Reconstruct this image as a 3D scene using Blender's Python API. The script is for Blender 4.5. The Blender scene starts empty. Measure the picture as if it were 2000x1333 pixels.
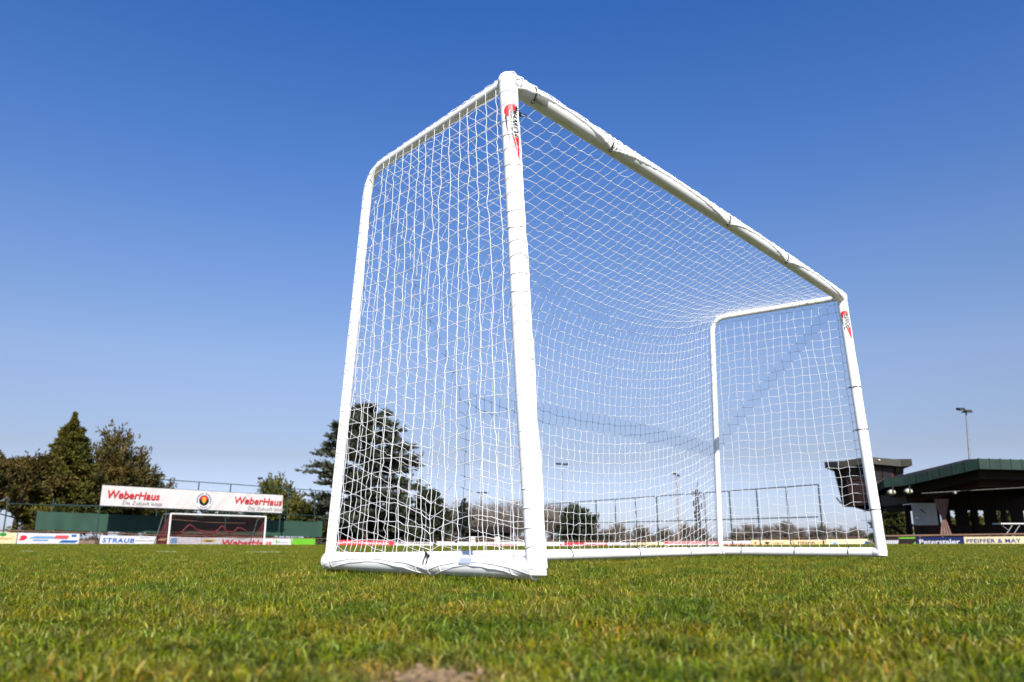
import bpy, bmesh, math, random
import numpy as np
from math import sin, cos, pi, radians, atan, tan, hypot, sqrt
from mathutils import Vector, Matrix
rnd = random.Random(7)
rng = np.random.default_rng(11)
S = bpy.context.scene
COL = S.collection

# ------------------------------------------------------------------ camera, sky, sun, exposure
FPX, HOR, HC = 1540.0, 1057.0, 0.115            # focal length and horizon in pixels of the 2000 px photo, camera height
PITCH = atan((HOR - 666.5) / FPX)
cam_d = bpy.data.cameras.new('camera'); cam = bpy.data.objects.new('camera', cam_d); COL.objects.link(cam)
cam.location = (0, 0, HC); cam.rotation_euler = (pi / 2 + PITCH, 0, 0)
cam_d.sensor_width = 36; cam_d.lens = 36 * FPX / 2000; cam_d.clip_start = 0.02; cam_d.clip_end = 5000
cam_d.dof.use_dof = True; cam_d.dof.focus_distance = 3.1; cam_d.dof.aperture_fstop = 4.8
S.camera = cam
SUN = Vector((0.22, -1.31, 0.97)).normalized()   # towards the sun
W = bpy.data.worlds.new('World'); S.world = W; W.use_nodes = True
wn = W.node_tree; bg = wn.nodes['Background']
sky = wn.nodes.new('ShaderNodeTexSky'); sky.sky_type = 'NISHITA'; sky.sun_disc = False
sky.sun_elevation = math.asin(SUN.z); sky.sun_rotation = math.atan2(SUN.x, SUN.y)
sky.altitude = 0; sky.air_density = 1.0; sky.dust_density = 0.6; sky.ozone_density = 3.0
hs = wn.nodes.new('ShaderNodeHueSaturation'); hs.inputs['Saturation'].default_value = 1.15; hs.inputs['Value'].default_value = 1.0
wn.links.new(sky.outputs[0], hs.inputs['Color'])
# tint of the air by elevation (deeper blue overhead, greyer towards the horizon)
_g = wn.nodes.new('ShaderNodeTexCoord'); _s = wn.nodes.new('ShaderNodeSeparateXYZ'); _r = wn.nodes.new('ShaderNodeValToRGB'); _m = wn.nodes.new('ShaderNodeMix')
_m.data_type = 'RGBA'; _m.blend_type = 'MULTIPLY'; _m.inputs['Factor'].default_value = 1
wn.links.new(_g.outputs['Generated'], _s.inputs[0]); wn.links.new(_s.outputs['Z'], _r.inputs[0])
_K = [(0.007, (.738, .813, 1.291)), (0.101, (.862, .686, .750)), (0.215, (1.258, .950, .948)), (0.34, (1.150, 1.018, 1.135)), (0.455, (.868, .975, 1.280)), (0.604, (.588, .866, 1.365))]
while len(_r.color_ramp.elements) < len(_K): _r.color_ramp.elements.new(0.5)
for _e, (_p, _c) in zip(_r.color_ramp.elements, _K): _e.position = _p
for _e, (_p, _c) in zip(_r.color_ramp.elements, _K): _e.color = (*[v / 1.741 for v in _c], 1)
wn.links.new(hs.outputs[0], _m.inputs['A']); wn.links.new(_r.outputs[0], _m.inputs['B']); wn.links.new(_m.outputs['Result'], bg.inputs[0])
bg.inputs[1].default_value = 0.13
sl = bpy.data.lights.new('sun', 'SUN'); sl.energy = 4.6; sl.angle = radians(0.53); sl.color = (1.0, 0.955, 0.88)
so = bpy.data.objects.new('sun', sl); COL.objects.link(so); so.rotation_euler = SUN.to_track_quat('Z', 'Y').to_euler()
S.view_settings.view_transform = 'Standard'; S.view_settings.look = 'None'; S.view_settings.gamma = 1
S.view_settings.exposure = 0.8

# ------------------------------------------------------------------ helpers
def ray(px, py):
    cx, cz = px - 1000.0, -(py - 666.5)
    y = FPX * cos(PITCH) - cz * sin(PITCH); z = FPX * sin(PITCH) + cz * cos(PITCH)
    return Vector((cx / y, 1.0, z / y))
def P(px, py, d):                                 # the point at depth d (metres) seen at that place of the photo
    r = ray(px, py) * d
    return Vector((r.x, r.y, r.z + HC))
def proj(p):
    x, y, z = p[0], p[1], p[2] - HC
    c = y * cos(PITCH) + z * sin(PITCH); v = -y * sin(PITCH) + z * cos(PITCH)
    return 1000 + FPX * x / c, 666.5 - FPX * v / c
def ground_z(x, y):
    """soil height: flat near the goal, the crown of the pitch falls away further out"""
    y = np.asarray(y, float); x = np.asarray(x, float)
    r = x / np.maximum(y, 1.0)
    d0 = 16 + 12 * np.clip(np.abs(r) / 0.5, 0, 1) ** 1.5
    t = np.clip((y - d0) / 24.0, 0, 1)
    return -0.55 * t * t * (3 - 2 * t) - 0.028 + 0.012 * np.clip((y - 3) / 3, 0, 1)
def lin(c): return tuple(((v / 255) / 12.92 if v / 255 <= 0.04045 else ((v / 255 + 0.055) / 1.055) ** 2.4) for v in c)

def mat(name, col, rough=0.6, var=0.0, scale=3.0, metal=0.0, col2=None, bump=0.0, spec=0.5, trans=0.0, coord='Object'):
    if name not in ('white_pvc', 'net_cord'):
        col = tuple(v * 0.81 for v in col); col2 = tuple(v * 0.81 for v in col2) if col2 else None
    m = bpy.data.materials.new(name); m.use_nodes = True
    n, l = m.node_tree.nodes, m.node_tree.links
    b = n['Principled BSDF']; b.inputs['Roughness'].default_value = rough; b.inputs['Metallic'].default_value = metal
    b.inputs['Specular IOR Level'].default_value = spec
    b.inputs['Base Color'].default_value = (*col, 1)
    if var or col2 or bump:
        tc = n.new('ShaderNodeTexCoord'); nz = n.new('ShaderNodeTexNoise')
        nz.inputs['Scale'].default_value = scale; nz.inputs['Detail'].default_value = 5
        l.new(tc.outputs[coord], nz.inputs['Vector'])
        if var or col2:
            r = n.new('ShaderNodeValToRGB'); e = r.color_ramp.elements
            c2 = col2 if col2 else tuple(v * (1 - var) for v in col)
            e[0].position = 0.36; e[1].position = 0.64; e[0].color = (*c2, 1); e[1].color = (*col, 1)
            l.new(nz.outputs['Fac'], r.inputs[0]); l.new(r.outputs[0], b.inputs['Base Color'])
        if bump:
            bp = n.new('ShaderNodeBump'); bp.inputs['Strength'].default_value = bump; bp.inputs['Distance'].default_value = 0.01
            l.new(nz.outputs['Fac'], bp.inputs['Height']); l.new(bp.outputs[0], b.inputs['Normal'])
    if trans:
        t = n.new('ShaderNodeBsdfTranslucent'); mx = n.new('ShaderNodeMixShader'); mx.inputs[0].default_value = trans
        t.inputs[0].default_value = (*[min(1, v * 1.3) for v in col], 1)
        if b.inputs['Base Color'].is_linked: l.new(b.inputs['Base Color'].links[0].from_socket, t.inputs[0])
        l.new(b.outputs[0], mx.inputs[1]); l.new(t.outputs[0], mx.inputs[2])
        l.new(mx.outputs[0], n['Material Output'].inputs['Surface'])
    return m

def tag(o, label=None, cat=None, group=None, kind=None):
    if label: o['label'] = label
    if cat: o['category'] = cat
    if group: o['group'] = group
    if kind: o['kind'] = kind
    return o
def empty(name, loc, label, cat, group=None):
    o = bpy.data.objects.new(name, None); COL.objects.link(o); o.location = loc; o.empty_display_size = 0.2
    return tag(o, label, cat, group)
class MB:
    """collects world-space geometry; build() links it as one mesh object"""
    def __init__(s): s.v = []; s.f = []; s.mi = []; s.sm = []
    def add(s, vs, fs, mi=0, smooth=False):
        b = len(s.v); s.v += [tuple(v) for v in vs]; s.f += [tuple(b + i for i in f) for f in fs]
        s.mi += [mi] * len(fs); s.sm += [smooth] * len(fs); return s
    def hexa(s, c, mi=0):                         # 8 corners: bottom 4, top 4
        return s.add(c, [(3, 2, 1, 0), (4, 5, 6, 7), (0, 1, 5, 4), (1, 2, 6, 5), (2, 3, 7, 6), (3, 0, 4, 7)], mi)
    def box(s, x0, x1, y0, y1, z0, z1, mi=0):
        return s.hexa([(x0, y0, z0), (x1, y0, z0), (x1, y1, z0), (x0, y1, z0), (x0, y0, z1), (x1, y0, z1), (x1, y1, z1), (x0, y1, z1)], mi)
    def slab(s, a, b, th, z0a, z1a, z0b=None, z1b=None, mi=0, off=0.0):
        """upright panel from plan point a to b, thickness th to its back"""
        a, b = Vector(a[:2]), Vector(b[:2]); d = (b - a).normalized(); n = Vector((-d.y, d.x))
        if n.dot(a) < 0: n = -n
        z0b = z0a if z0b is None else z0b; z1b = z1a if z1b is None else z1b
        a0, b0, a1, b1 = a + n * off, b + n * off, a + n * (off + th), b + n * (off + th)
        return s.hexa([(*a0, z0a), (*b0, z0b), (*b1, z0b), (*a1, z0a), (*a0, z1a), (*b0, z1b), (*b1, z1b), (*a1, z1a)], mi)
    def tube(s, pts, r, n=8, mi=0, cap=True, closed=False):
        pts = [Vector(p) for p in pts]; N = len(pts); rs = r if isinstance(r, (list, tuple)) else [r] * N
        t0 = (pts[1] - pts[0]).normalized(); up = Vector((0, 0, 1)) if abs(t0.z) < 0.9 else Vector((1, 0, 0))
        u = t0.cross(up).normalized(); V = []; F = []
        for i, p in enumerate(pts):
            t = (pts[min(i + 1, N - 1)] - pts[max(i - 1, 0)])
            t = t.normalized() if t.length > 1e-9 else t0
            u = (u - t * u.dot(t)); u = u.normalized() if u.length > 1e-6 else t.orthogonal().normalized()
            w = t.cross(u)
            for k in range(n):
                a = 2 * pi * k / n; V.append(p + (u * cos(a) + w * sin(a)) * rs[i])
        for i in range(N - 1):
            for k in range(n):
                F.append((i * n + k, i * n + (k + 1) % n, (i + 1) * n + (k + 1) % n, (i + 1) * n + k))
        b = len(s.v); s.add(V, F, mi, n > 5)
        if cap:
            for fc in (tuple(range(n - 1, -1, -1)), tuple((N - 1) * n + k for k in range(n))): s.add([V[i] for i in fc], [tuple(range(n))], mi)
        return s
    def ball(s, c, r, mi=0, sc=(1, 1, 1), seg=12, ring=7):
        V = [(c[0], c[1], c[2] - r * sc[2])]; F = []
        for i in range(1, ring):
            ph = -pi / 2 + pi * i / ring
            for k in range(seg):
                a = 2 * pi * k / seg; V.append((c[0] + r * sc[0] * cos(ph) * cos(a), c[1] + r * sc[1] * cos(ph) * sin(a), c[2] + r * sc[2] * sin(ph)))
        V.append((c[0], c[1], c[2] + r * sc[2])); L = len(V) - 1
        for k in range(seg):
            F.append((0, 1 + (k + 1) % seg, 1 + k)); F.append((L, 1 + (ring - 2) * seg + k, 1 + (ring - 2) * seg + (k + 1) % seg))
            for i in range(ring - 2):
                a = 1 + i * seg; F.append((a + k, a + (k + 1) % seg, a + seg + (k + 1) % seg, a + seg + k))
        return s.add(V, F, mi, True)
    def build(s, name, mats, parent=None, origin=None):
        me = bpy.data.meshes.new(name)
        if origin is None: origin = parent.location.copy() if parent is not None else Vector((0, 0, 0))
        if parent is not None and parent.parent is not None: origin = parent.matrix_basis.translation + parent.parent.matrix_basis.translation
        o_ = Vector(origin)
        me.from_pydata([(v[0] - o_.x, v[1] - o_.y, v[2] - o_.z) for v in s.v], [], s.f)
        if not isinstance(mats, (list, tuple)): mats = [mats]
        for m in mats: me.materials.append(m)
        me.polygons.foreach_set('material_index', s.mi); me.polygons.foreach_set('use_smooth', s.sm); me.update()
        o = bpy.data.objects.new(name, me); COL.objects.link(o)
        if parent is None: o.location = o_
        else: o.parent = parent
        return o
def np_mesh(name, V, quads=None, tris=None, smooth=False, mats=(), colors=None):
    """fast mesh from arrays"""
    me = bpy.data.meshes.new(name); V = np.asarray(V, np.float32)
    nq = 0 if quads is None else len(quads); nt = 0 if tris is None else len(tris)
    me.vertices.add(len(V)); me.vertices.foreach_set('co', V.ravel())
    idx = np.concatenate([a.ravel() for a in (quads, tris) if a is not None and len(a)]).astype(np.int32)
    me.loops.add(len(idx)); me.loops.foreach_set('vertex_index', idx)
    me.polygons.add(nq + nt)
    st = np.concatenate([np.arange(nq) * 4, nq * 4 + np.arange(nt) * 3]).astype(np.int32)
    me.polygons.foreach_set('loop_start', st)
    if smooth: me.polygons.foreach_set('use_smooth', np.ones(nq + nt, bool))
    if colors is not None:
        a = me.color_attributes.new('tint', 'FLOAT_COLOR', 'POINT')
        c = np.ones((len(V), 4), np.float32); c[:, :3] = colors; a.data.foreach_set('color', c.ravel())
    for m in mats: me.materials.append(m)
    me.update(calc_edges=True); me.validate(); return me
def link(name, me, parent=None, loc=(0, 0, 0)):
    o = bpy.data.objects.new(name, me); COL.objects.link(o); o.parent = parent; o.location = loc; return o
def copy_tree(o, parent=None):
    c = o.copy(); COL.objects.link(c); c.parent = parent
    for ch in list(o.children): copy_tree(ch, c)
    return c
def text_geo(body, size=1.0, shear=0.0, bold=0.0, spacing=1.0, squeeze=1.0):
    """outline of a word as (verts 2D, faces), centred, cap height about 0.7*size"""
    cu = bpy.data.curves.new('t', 'FONT'); cu.body = body; cu.size = size; cu.shear = shear; cu.offset = bold
    cu.space_character = spacing; cu.align_x = 'CENTER'; cu.align_y = 'CENTER'; cu.resolution_u = 3
    o = bpy.data.objects.new('t', cu); COL.objects.link(o); bpy.context.view_layer.update()
    me = bpy.data.meshes.new_from_object(o.evaluated_get(bpy.context.evaluated_depsgraph_get()))
    v = [(p.co.x * squeeze, p.co.y) for p in me.vertices]; f = [tuple(p.vertices) for p in me.polygons]
    bpy.data.objects.remove(o); bpy.data.curves.remove(cu); bpy.data.meshes.remove(me)
    xs = [a for a, b in v]; ys = [b for a, b in v]; cx = (min(xs) + max(xs)) / 2; cy = (min(ys) + max(ys)) / 2
    return [(a - cx, b - cy) for a, b in v], f
def text_fit(body, w, h, **k):
    v, f = text_geo(body, 1.0, **k)
    xs = [a for a, b in v]; ys = [b for a, b in v]
    sx, sy = w / (max(xs) - min(xs)), h / (max(ys) - min(ys))
    return [(a * sx, b * sy) for a, b in v], f

# ------------------------------------------------------------------ materials
M = {}
M['pvc'] = mat('white_pvc', (0.84, 0.84, 0.83), 0.5, col2=(0.78, 0.78, 0.76), scale=6, bump=0.03, spec=0.25)
M['net'] = mat('net_cord', (0.86, 0.86, 0.86), 0.75, trans=0.38)
M['tie'] = mat('black_tie', (0.012, 0.012, 0.014), 0.45)
M['red'] = mat('red_print', lin((214, 38, 46)), 0.5)
M['black'] = mat('black_print', (0.02, 0.02, 0.022), 0.5)
M['white'] = mat('white_paint', (0.78, 0.78, 0.76), 0.5, col2=(0.68, 0.68, 0.65), scale=2)
M['grey'] = mat('grey_print', (0.32, 0.32, 0.34), 0.6)
M['sticker'] = mat('grey_sticker', (0.33, 0.33, 0.30), 0.5, col2=(0.22, 0.22, 0.2), scale=60)
M['steel'] = mat('galvanised_steel', (0.35, 0.37, 0.38), 0.45, var=0.3, metal=0.5)
M['gsteel'] = mat('green_steel', (0.02, 0.055, 0.05), 0.5, var=0.3)
M['dark'] = mat('dark_metal', (0.015, 0.015, 0.018), 0.5)
M['brail'] = mat('brown_rail', (0.26, 0.14, 0.075), 0.65, col2=(0.16, 0.10, 0.06), scale=0.8)
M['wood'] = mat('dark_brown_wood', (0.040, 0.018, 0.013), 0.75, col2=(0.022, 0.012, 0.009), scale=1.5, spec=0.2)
M['soffit'] = mat('shade_toned_soffit_wood', (0.022, 0.013, 0.011), 0.8, col2=(0.013, 0.009, 0.008), scale=1.5, spec=0.2)  # brown lowered further, so the pavilion's inner shade is partly in the colour
M['redwood'] = mat('red_brown_wood', (0.06, 0.026, 0.022), 0.7, col2=(0.04, 0.02, 0.017), scale=2.5)
M['copper'] = mat('green_patina_metal', (0.018, 0.050, 0.034), 0.6, col2=(0.012, 0.030, 0.022), scale=0.9)
M['brownroof'] = mat('olive_brown_metal', (0.050, 0.046, 0.028), 0.6, col2=(0.03, 0.028, 0.018), scale=1.2)
M['tarp'] = mat('green_tarpaulin', (0.030, 0.088, 0.055), 0.8, col2=(0.020, 0.062, 0.040), scale=0.35, bump=0.2)
M['banner'] = mat('banner_cloth', (0.74, 0.69, 0.66), 0.7, col2=(0.67, 0.63, 0.60), scale=0.5, bump=0.3)
M['curtain'] = mat('brown_curtain', (0.23, 0.125, 0.10), 0.8, var=0.3, scale=3)
M['bark'] = mat('bark', (0.10, 0.07, 0.05), 0.9, var=0.4, scale=4)
M['twig'] = mat('bare_twigs', (0.23, 0.185, 0.15), 0.9, var=0.3, scale=0.6)  # lightened and greyed, distance haze put into the twig colour
M['brick'] = mat('pale_brown_brick', (0.30, 0.20, 0.15), 0.8, col2=(0.17, 0.12, 0.10), scale=3)
def leafmat(name, a, b, scale=0.45): return mat(name, a, 0.65, col2=b, scale=scale, trans=0.25, spec=0.25)
M['leaf_con'] = leafmat('conifer_foliage', (0.17, 0.15, 0.020), (0.050, 0.060, 0.012))
M['leaf_brown'] = leafmat('brown_green_foliage', (0.150, 0.100, 0.022), (0.060, 0.062, 0.016))
M['leaf_cedar'] = leafmat('cedar_foliage', (0.115, 0.125, 0.072), (0.055, 0.068, 0.044))
M['leaf_olive'] = leafmat('olive_foliage', (0.15, 0.145, 0.022), (0.06, 0.07, 0.015))
M['leaf_dark'] = leafmat('dark_foliage', (0.06, 0.07, 0.03), (0.025, 0.035, 0.018))
def paint(name, rgb): return mat('board_' + name, lin(rgb), 0.45, var=0.12, scale=1.2)
B = {k: paint(k, c) for k, c in dict(cream=(238, 224, 178), white=(232, 230, 232), navy=(22, 38, 92), green=(118, 200, 50), red=(222, 48, 62),
     blue=(30, 105, 185), lblue=(125, 170, 220), orange=(236, 150, 60), sand=(240, 205, 150), dark=(45, 28, 30), black=(25, 25, 28), yellow=(225, 195, 40), pink=(226, 90, 100), dgreen=(45, 150, 50)).items()}

# ------------------------------------------------------------------ ground
def ground_material():
    m = bpy.data.materials.new('pitch_soil_and_turf'); m.use_nodes = True
    n, l = m.node_tree.nodes, m.node_tree.links; b = n['Principled BSDF']; b.inputs['Roughness'].default_value = 0.95
    b.inputs['Specular IOR Level'].default_value = 0.1
    g = n.new('ShaderNodeNewGeometry')
    def noise(sc, det=6):
        z = n.new('ShaderNodeTexNoise'); z.inputs['Scale'].default_value = sc; z.inputs['Detail'].default_value = det
        l.new(g.outputs['Position'], z.inputs['Vector']); return z
    a, c = noise(0.7), noise(30)
    r1 = n.new('ShaderNodeValToRGB'); r1.color_ramp.elements[0].color = (0.040, 0.048, 0.009, 1); r1.color_ramp.elements[1].color = (0.100, 0.104, 0.018, 1)
    r1.color_ramp.elements[0].position = 0.35; r1.color_ramp.elements[1].position = 0.65
    l.new(c.outputs['Fac'], r1.inputs[0])
    mx = n.new('ShaderNodeMix'); mx.data_type = 'RGBA'; mx.inputs['B'].default_value = (0.13, 0.10, 0.03, 1)
    r2 = n.new('ShaderNodeMapRange'); r2.inputs['From Min'].default_value = 0.5; r2.inputs['From Max'].default_value = 0.75; r2.inputs['To Max'].default_value = 0.6
    l.new(a.outputs['Fac'], r2.inputs['Value']); l.new(r2.outputs[0], mx.inputs['Factor']); l.new(r1.outputs[0], mx.inputs['A'])
    l.new(mx.outputs['Result'], b.inputs['Base Color'])
    return m
def build_ground():
    ys = np.concatenate([np.linspace(-30, 0, 8)[:-1], np.linspace(0, 60, 121)[:-1], [60, 80, 120, 200, 400, 900, 2500]])
    ths = np.linspace(-1, 1, 61)
    V = []
    for y in ys:
        wdt = max(20.0, abs(y) * 1.6) if y < 400 else y * 1.6
        x = ths * wdt; z = ground_z(x, np.full_like(x, y))
        V.append(np.stack([x, np.full_like(x, y), z], 1))
    n, m_ = len(ys), len(ths); V = np.concatenate(V)
    i, j = np.meshgrid(np.arange(n - 1), np.arange(m_ - 1), indexing='ij'); a = (i * m_ + j).ravel()
    me = np_mesh('ground', V, quads=np.stack([a, a + 1, a + m_ + 1, a + m_], 1), smooth=True, mats=[ground_material()])
    tag(link('ground', me), kind='structure')
build_ground()

# ------------------------------------------------------------------ grass
def grass_material():
    m = bpy.data.materials.new('grass_blades'); m.use_nodes = True
    n, l = m.node_tree.nodes, m.node_tree.links; b = n['Principled BSDF']
    b.inputs['Roughness'].default_value = 0.42; b.inputs['Specular IOR Level'].default_value = 0.16
    at = n.new('ShaderNodeAttribute'); at.attribute_name = 'tint'
    g = n.new('ShaderNodeNewGeometry')
    z = n.new('ShaderNodeTexNoise'); z.inputs['Scale'].default_value = 4.2; z.inputs['Detail'].default_value = 5; l.new(g.outputs['Position'], z.inputs['Vector'])
    z2 = n.new('ShaderNodeTexNoise'); z2.inputs['Scale'].default_value = 22; z2.inputs['Detail'].default_value = 3; l.new(g.outputs['Position'], z2.inputs['Vector'])
    r2 = n.new('ShaderNodeMapRange'); r2.inputs['From Min'].default_value = .35; r2.inputs['From Max'].default_value = .65; r2.inputs['To Min'].default_value = .70; r2.inputs['To Max'].default_value = 1.35
    l.new(z2.outputs['Fac'], r2.inputs['Value'])
    r = n.new('ShaderNodeValToRGB'); e = r.color_ramp.elements
    e[0].position = 0.38; e[0].color = (0.50, 0.80, 0.48, 1); e[1].position = 0.66; e[1].color = (1.16, 1.08, 0.92, 1)
    l.new(z.outputs['Fac'], r.inputs[0])
    mx = n.new('ShaderNodeMix'); mx.data_type = 'RGBA'; mx.blend_type = 'MULTIPLY'; mx.inputs['Factor'].default_value = 1
    l.new(at.outputs['Color'], mx.inputs['A']); l.new(r.outputs[0], mx.inputs['B'])
    vm = n.new('ShaderNodeVectorMath'); vm.operation = 'SCALE'; l.new(mx.outputs['Result'], vm.inputs[0]); l.new(r2.outputs[0], vm.inputs['Scale'])
    l.new(vm.outputs[0], b.inputs['Base Color'])
    t = n.new('ShaderNodeBsdfTranslucent'); l.new(vm.outputs[0], t.inputs[0])
    ms = n.new('ShaderNodeMixShader'); ms.inputs[0].default_value = 0.28
    l.new(b.outputs[0], ms.inputs[1]); l.new(t.outputs[0], ms.inputs[2]); l.new(ms.outputs[0], n['Material Output'].inputs['Surface'])
    return m
GM = grass_material()
PAL = np.array([(0.185, 0.190, 0.002), (0.275, 0.258, 0.003), (0.082, 0.106, 0.002), (0.40, 0.39, 0.085), (0.50, 0.28, 0.05), (0.62, 0.52, 0.20)]) * 0.70  # the fourth, pale tone paints highlight flecks into the blades
def blades(x, y, z, hgt, wid, lean, seed, straw=0.10):
    """x,y,z roots; returns V, quads, tris, colours; three-section blades"""
    g = np.random.default_rng(seed); n = len(x)
    a = g.uniform(0, 2 * pi, n); la = g.uniform(0, 2 * pi, n); L = lean * g.uniform(0.15, 1.6, n) * hgt
    sx, sy = np.cos(a) * wid / 2, np.sin(a) * wid / 2; lx, ly = np.cos(la) * L, np.sin(la) * L
    rows = []; dr = 0.5 * np.clip(L / hgt, 0, 1.1)
    for t, wf in ((0, 0.8), (0.4, 1.0), (0.75, 0.7)):
        cx, cy, cz = x + lx * t * t, y + ly * t * t, z + hgt * (t - dr * t * t)
        rows += [np.stack([cx - sx * wf, cy - sy * wf, cz], 1), np.stack([cx + sx * wf, cy + sy * wf, cz], 1)]
    rows.append(np.stack([x + lx, y + ly, z + hgt * (1 - dr)], 1))
    V = np.stack(rows, 1).reshape(-1, 3); o = np.arange(n) * 7
    Q = np.concatenate([np.stack([o, o + 1, o + 3, o + 2], 1), np.stack([o + 2, o + 3, o + 5, o + 4], 1)]); T = np.stack([o + 4, o + 5, o + 6], 1)
    k = g.choice(6, n, p=[0.30, 0.26, 0.16, 0.28 - straw, straw * 0.7, straw * 0.3])
    c = PAL[k] * g.uniform(0.55, 1.5, (n, 1)); C = np.repeat(c, 7, 0)  # wide brightness spread adds to the painted highlight flecks
    return V, Q, T, C
def patch(size, n, h0, h1, w0, w1, seed):
    g = np.random.default_rng(seed)
    nt = n // 7; tx, ty = g.uniform(-size / 2, size / 2, nt), g.uniform(-size / 2, size / 2, nt)      # small tufts
    k = g.integers(0, nt, n); sp = 0.011 * (1 if size < 0.6 else 2)
    x = tx[k] + g.normal(0, sp, n); y = ty[k] + g.normal(0, sp, n)
    h = g.uniform(h0, h1, n) * g.uniform(0.6, 1.3, nt)[k]
    V, Q, T, C = blades(x, y, np.zeros(n), h, g.uniform(w0, w1, n), 1.0, seed + 1)
    return np_mesh('grass_patch', V, Q, T, True, [GM], C)
def near_grass():
    g = np.random.default_rng(5); n = 120000
    y = 0.16 + (g.random(n) ** 0.62) * 1.65; x = (g.random(n) * 2 - 1) * (0.16 + 0.80 * y)
    nt = 15000; ty = 0.16 + (g.random(nt) ** 0.62) * 1.65; tx = (g.random(nt) * 2 - 1) * (0.16 + 0.8 * ty)
    k = g.integers(0, nt, n); m = g.random(n) < 0.7
    x = np.where(m, tx[k] + g.normal(0, 0.008, n), x); y = np.where(m, ty[k] + g.normal(0, 0.008, n), y)
    h = g.uniform(0.011, 0.028, n) * np.where(m, g.uniform(0.7, 1.2, nt)[k], 0.8)
    dx, dy = (x + 0.085) / 0.065, (y - 0.88) / 0.085; hole = np.exp(-(dx * dx + dy * dy) * 0.8)
    keep = (g.random(n) > hole * 0.8) & (y > 0.14); h = h * (1 - 0.55 * hole); h = h * (0.95 + 0.22 * np.sin(x * 31 + 2 * np.sin(y * 17)) + 0.22 * np.sin(y * 27 + x * 9))
    x, y, h, hole = x[keep], y[keep], h[keep], hole[keep]
    V, Q, T, C = blades(x, y, ground_z(x, y), h, g.uniform(0.0011, 0.0023, len(x)), 1.0, 9, 0.13)
    hh = np.repeat(hole, 7)[:, None]; C = C * (1 - hh) + hh * np.array([[0.30, 0.17, 0.08]])
    tag(link('grass', np_mesh('grass', V, Q, T, True, [GM], C)), 'short green and straw coloured grass close to the camera', 'grass', kind='stuff')
near_grass()
def soil_patch():
    g = np.random.default_rng(6); m = MB()
    for _ in range(150):
        a, r = g.uniform(0, 6.28), abs(g.normal(0, .5)); x, y = -0.085 + .055 * r * cos(a), 0.88 + .07 * r * sin(a)
        m.ball((x, y, -0.030 + g.uniform(0, .010)), g.uniform(.002, .006), sc=(g.uniform(.7, 2.4), g.uniform(.7, 1.3), g.uniform(.5, 1)), seg=6, ring=4)
    tag(m.build('soil', mat('dry_soil', (0.27, 0.18, 0.09), 0.95, col2=(0.13, 0.085, 0.045), scale=60)), 'small bare patch of dry reddish soil in the grass', 'soil', kind='stuff')
soil_patch()
def far_grass():
    pats = [link_patch for link_patch in (bpy.data.objects.new('grass_patch', patch(0.34, 2600, 0.012, 0.032, 0.0012, 0.0025, 20 + i)) for i in range(5))]
    pats += [bpy.data.objects.new('grass_patch', patch(1.7, 6500, 0.024, 0.046, 0.005, 0.009, 40 + i)) for i in range(3)]
    g = np.random.default_rng(3); pts = []; idx = []; sc = []
    y = 1.55
    while y < 15:
        step = 0.24 if y < 5 else 0.27
        hw = 0.78 * y + 0.4
        for x in np.arange(-hw, hw, step):
            pts.append((x + g.uniform(-.05, .05), y + g.uniform(-.05, .05))); idx.append(g.integers(0, 5)); sc.append(g.uniform(0.85, 1.12))
        y += step
    while y < 62:
        hw = 0.78 * y + 2
        for x in np.arange(-hw, hw, 1.2):
            pts.append((x + g.uniform(-.2, .2), y + g.uniform(-.2, .2))); idx.append(5 + g.integers(0, 3)); sc.append(g.uniform(0.85, 1.1))
        y += 1.2
    p = np.array(pts); z = ground_z(p[:, 0], p[:, 1]); me = bpy.data.meshes.new('grass'); N = len(p)
    me.vertices.add(N); me.vertices.foreach_set('co', np.stack([p[:, 0], p[:, 1], z], 1).astype(np.float32).ravel())
    a = me.attributes.new('pick', 'INT', 'POINT'); a.data.foreach_set('value', np.array(idx, np.int32))
    a = me.attributes.new('turn', 'FLOAT_VECTOR', 'POINT'); r = np.zeros((N, 3), np.float32); r[:, 2] = g.uniform(0, 6.28, N); a.data.foreach_set('vector', r.ravel())
    a = me.attributes.new('size', 'FLOAT', 'POINT'); a.data.foreach_set('value', np.array(sc, np.float32))
    o = link('grass', me); me.materials.append(GM)
    tag(o, 'mown grass of the pitch stretching out to the boards', 'grass', kind='stuff')
    ng = bpy.data.node_groups.new('lawn', 'GeometryNodeTree'); n, l = ng.nodes, ng.links
    ng.interface.new_socket('Geometry', in_out='INPUT', socket_type='NodeSocketGeometry'); ng.interface.new_socket('Geometry', in_out='OUTPUT', socket_type='NodeSocketGeometry')
    gi, go = n.new('NodeGroupInput'), n.new('NodeGroupOutput'); j = n.new('GeometryNodeJoinGeometry'); ip = n.new('GeometryNodeInstanceOnPoints')
    for q in reversed(pats):
        oi = n.new('GeometryNodeObjectInfo'); oi.inputs['Object'].default_value = q; oi.inputs['As Instance'].default_value = True
        l.new(oi.outputs['Geometry'], j.inputs[0])
    def na(name, t):
        q = n.new('GeometryNodeInputNamedAttribute'); q.data_type = t; q.inputs['Name'].default_value = name; return next(s for s in q.outputs if s.enabled and s.name == 'Attribute')
    ip.inputs['Pick Instance'].default_value = True
    l.new(gi.outputs[0], ip.inputs['Points']); l.new(j.outputs[0], ip.inputs['Instance'])
    l.new(na('pick', 'INT'), ip.inputs['Instance Index']); l.new(na('turn', 'FLOAT_VECTOR'), ip.inputs['Rotation']); l.new(na('size', 'FLOAT'), ip.inputs['Scale'])
    l.new(ip.outputs[0], go.inputs[0])
    md = o.modifiers.new('lawn', 'NODES'); md.node_group = ng
far_grass()

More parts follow.
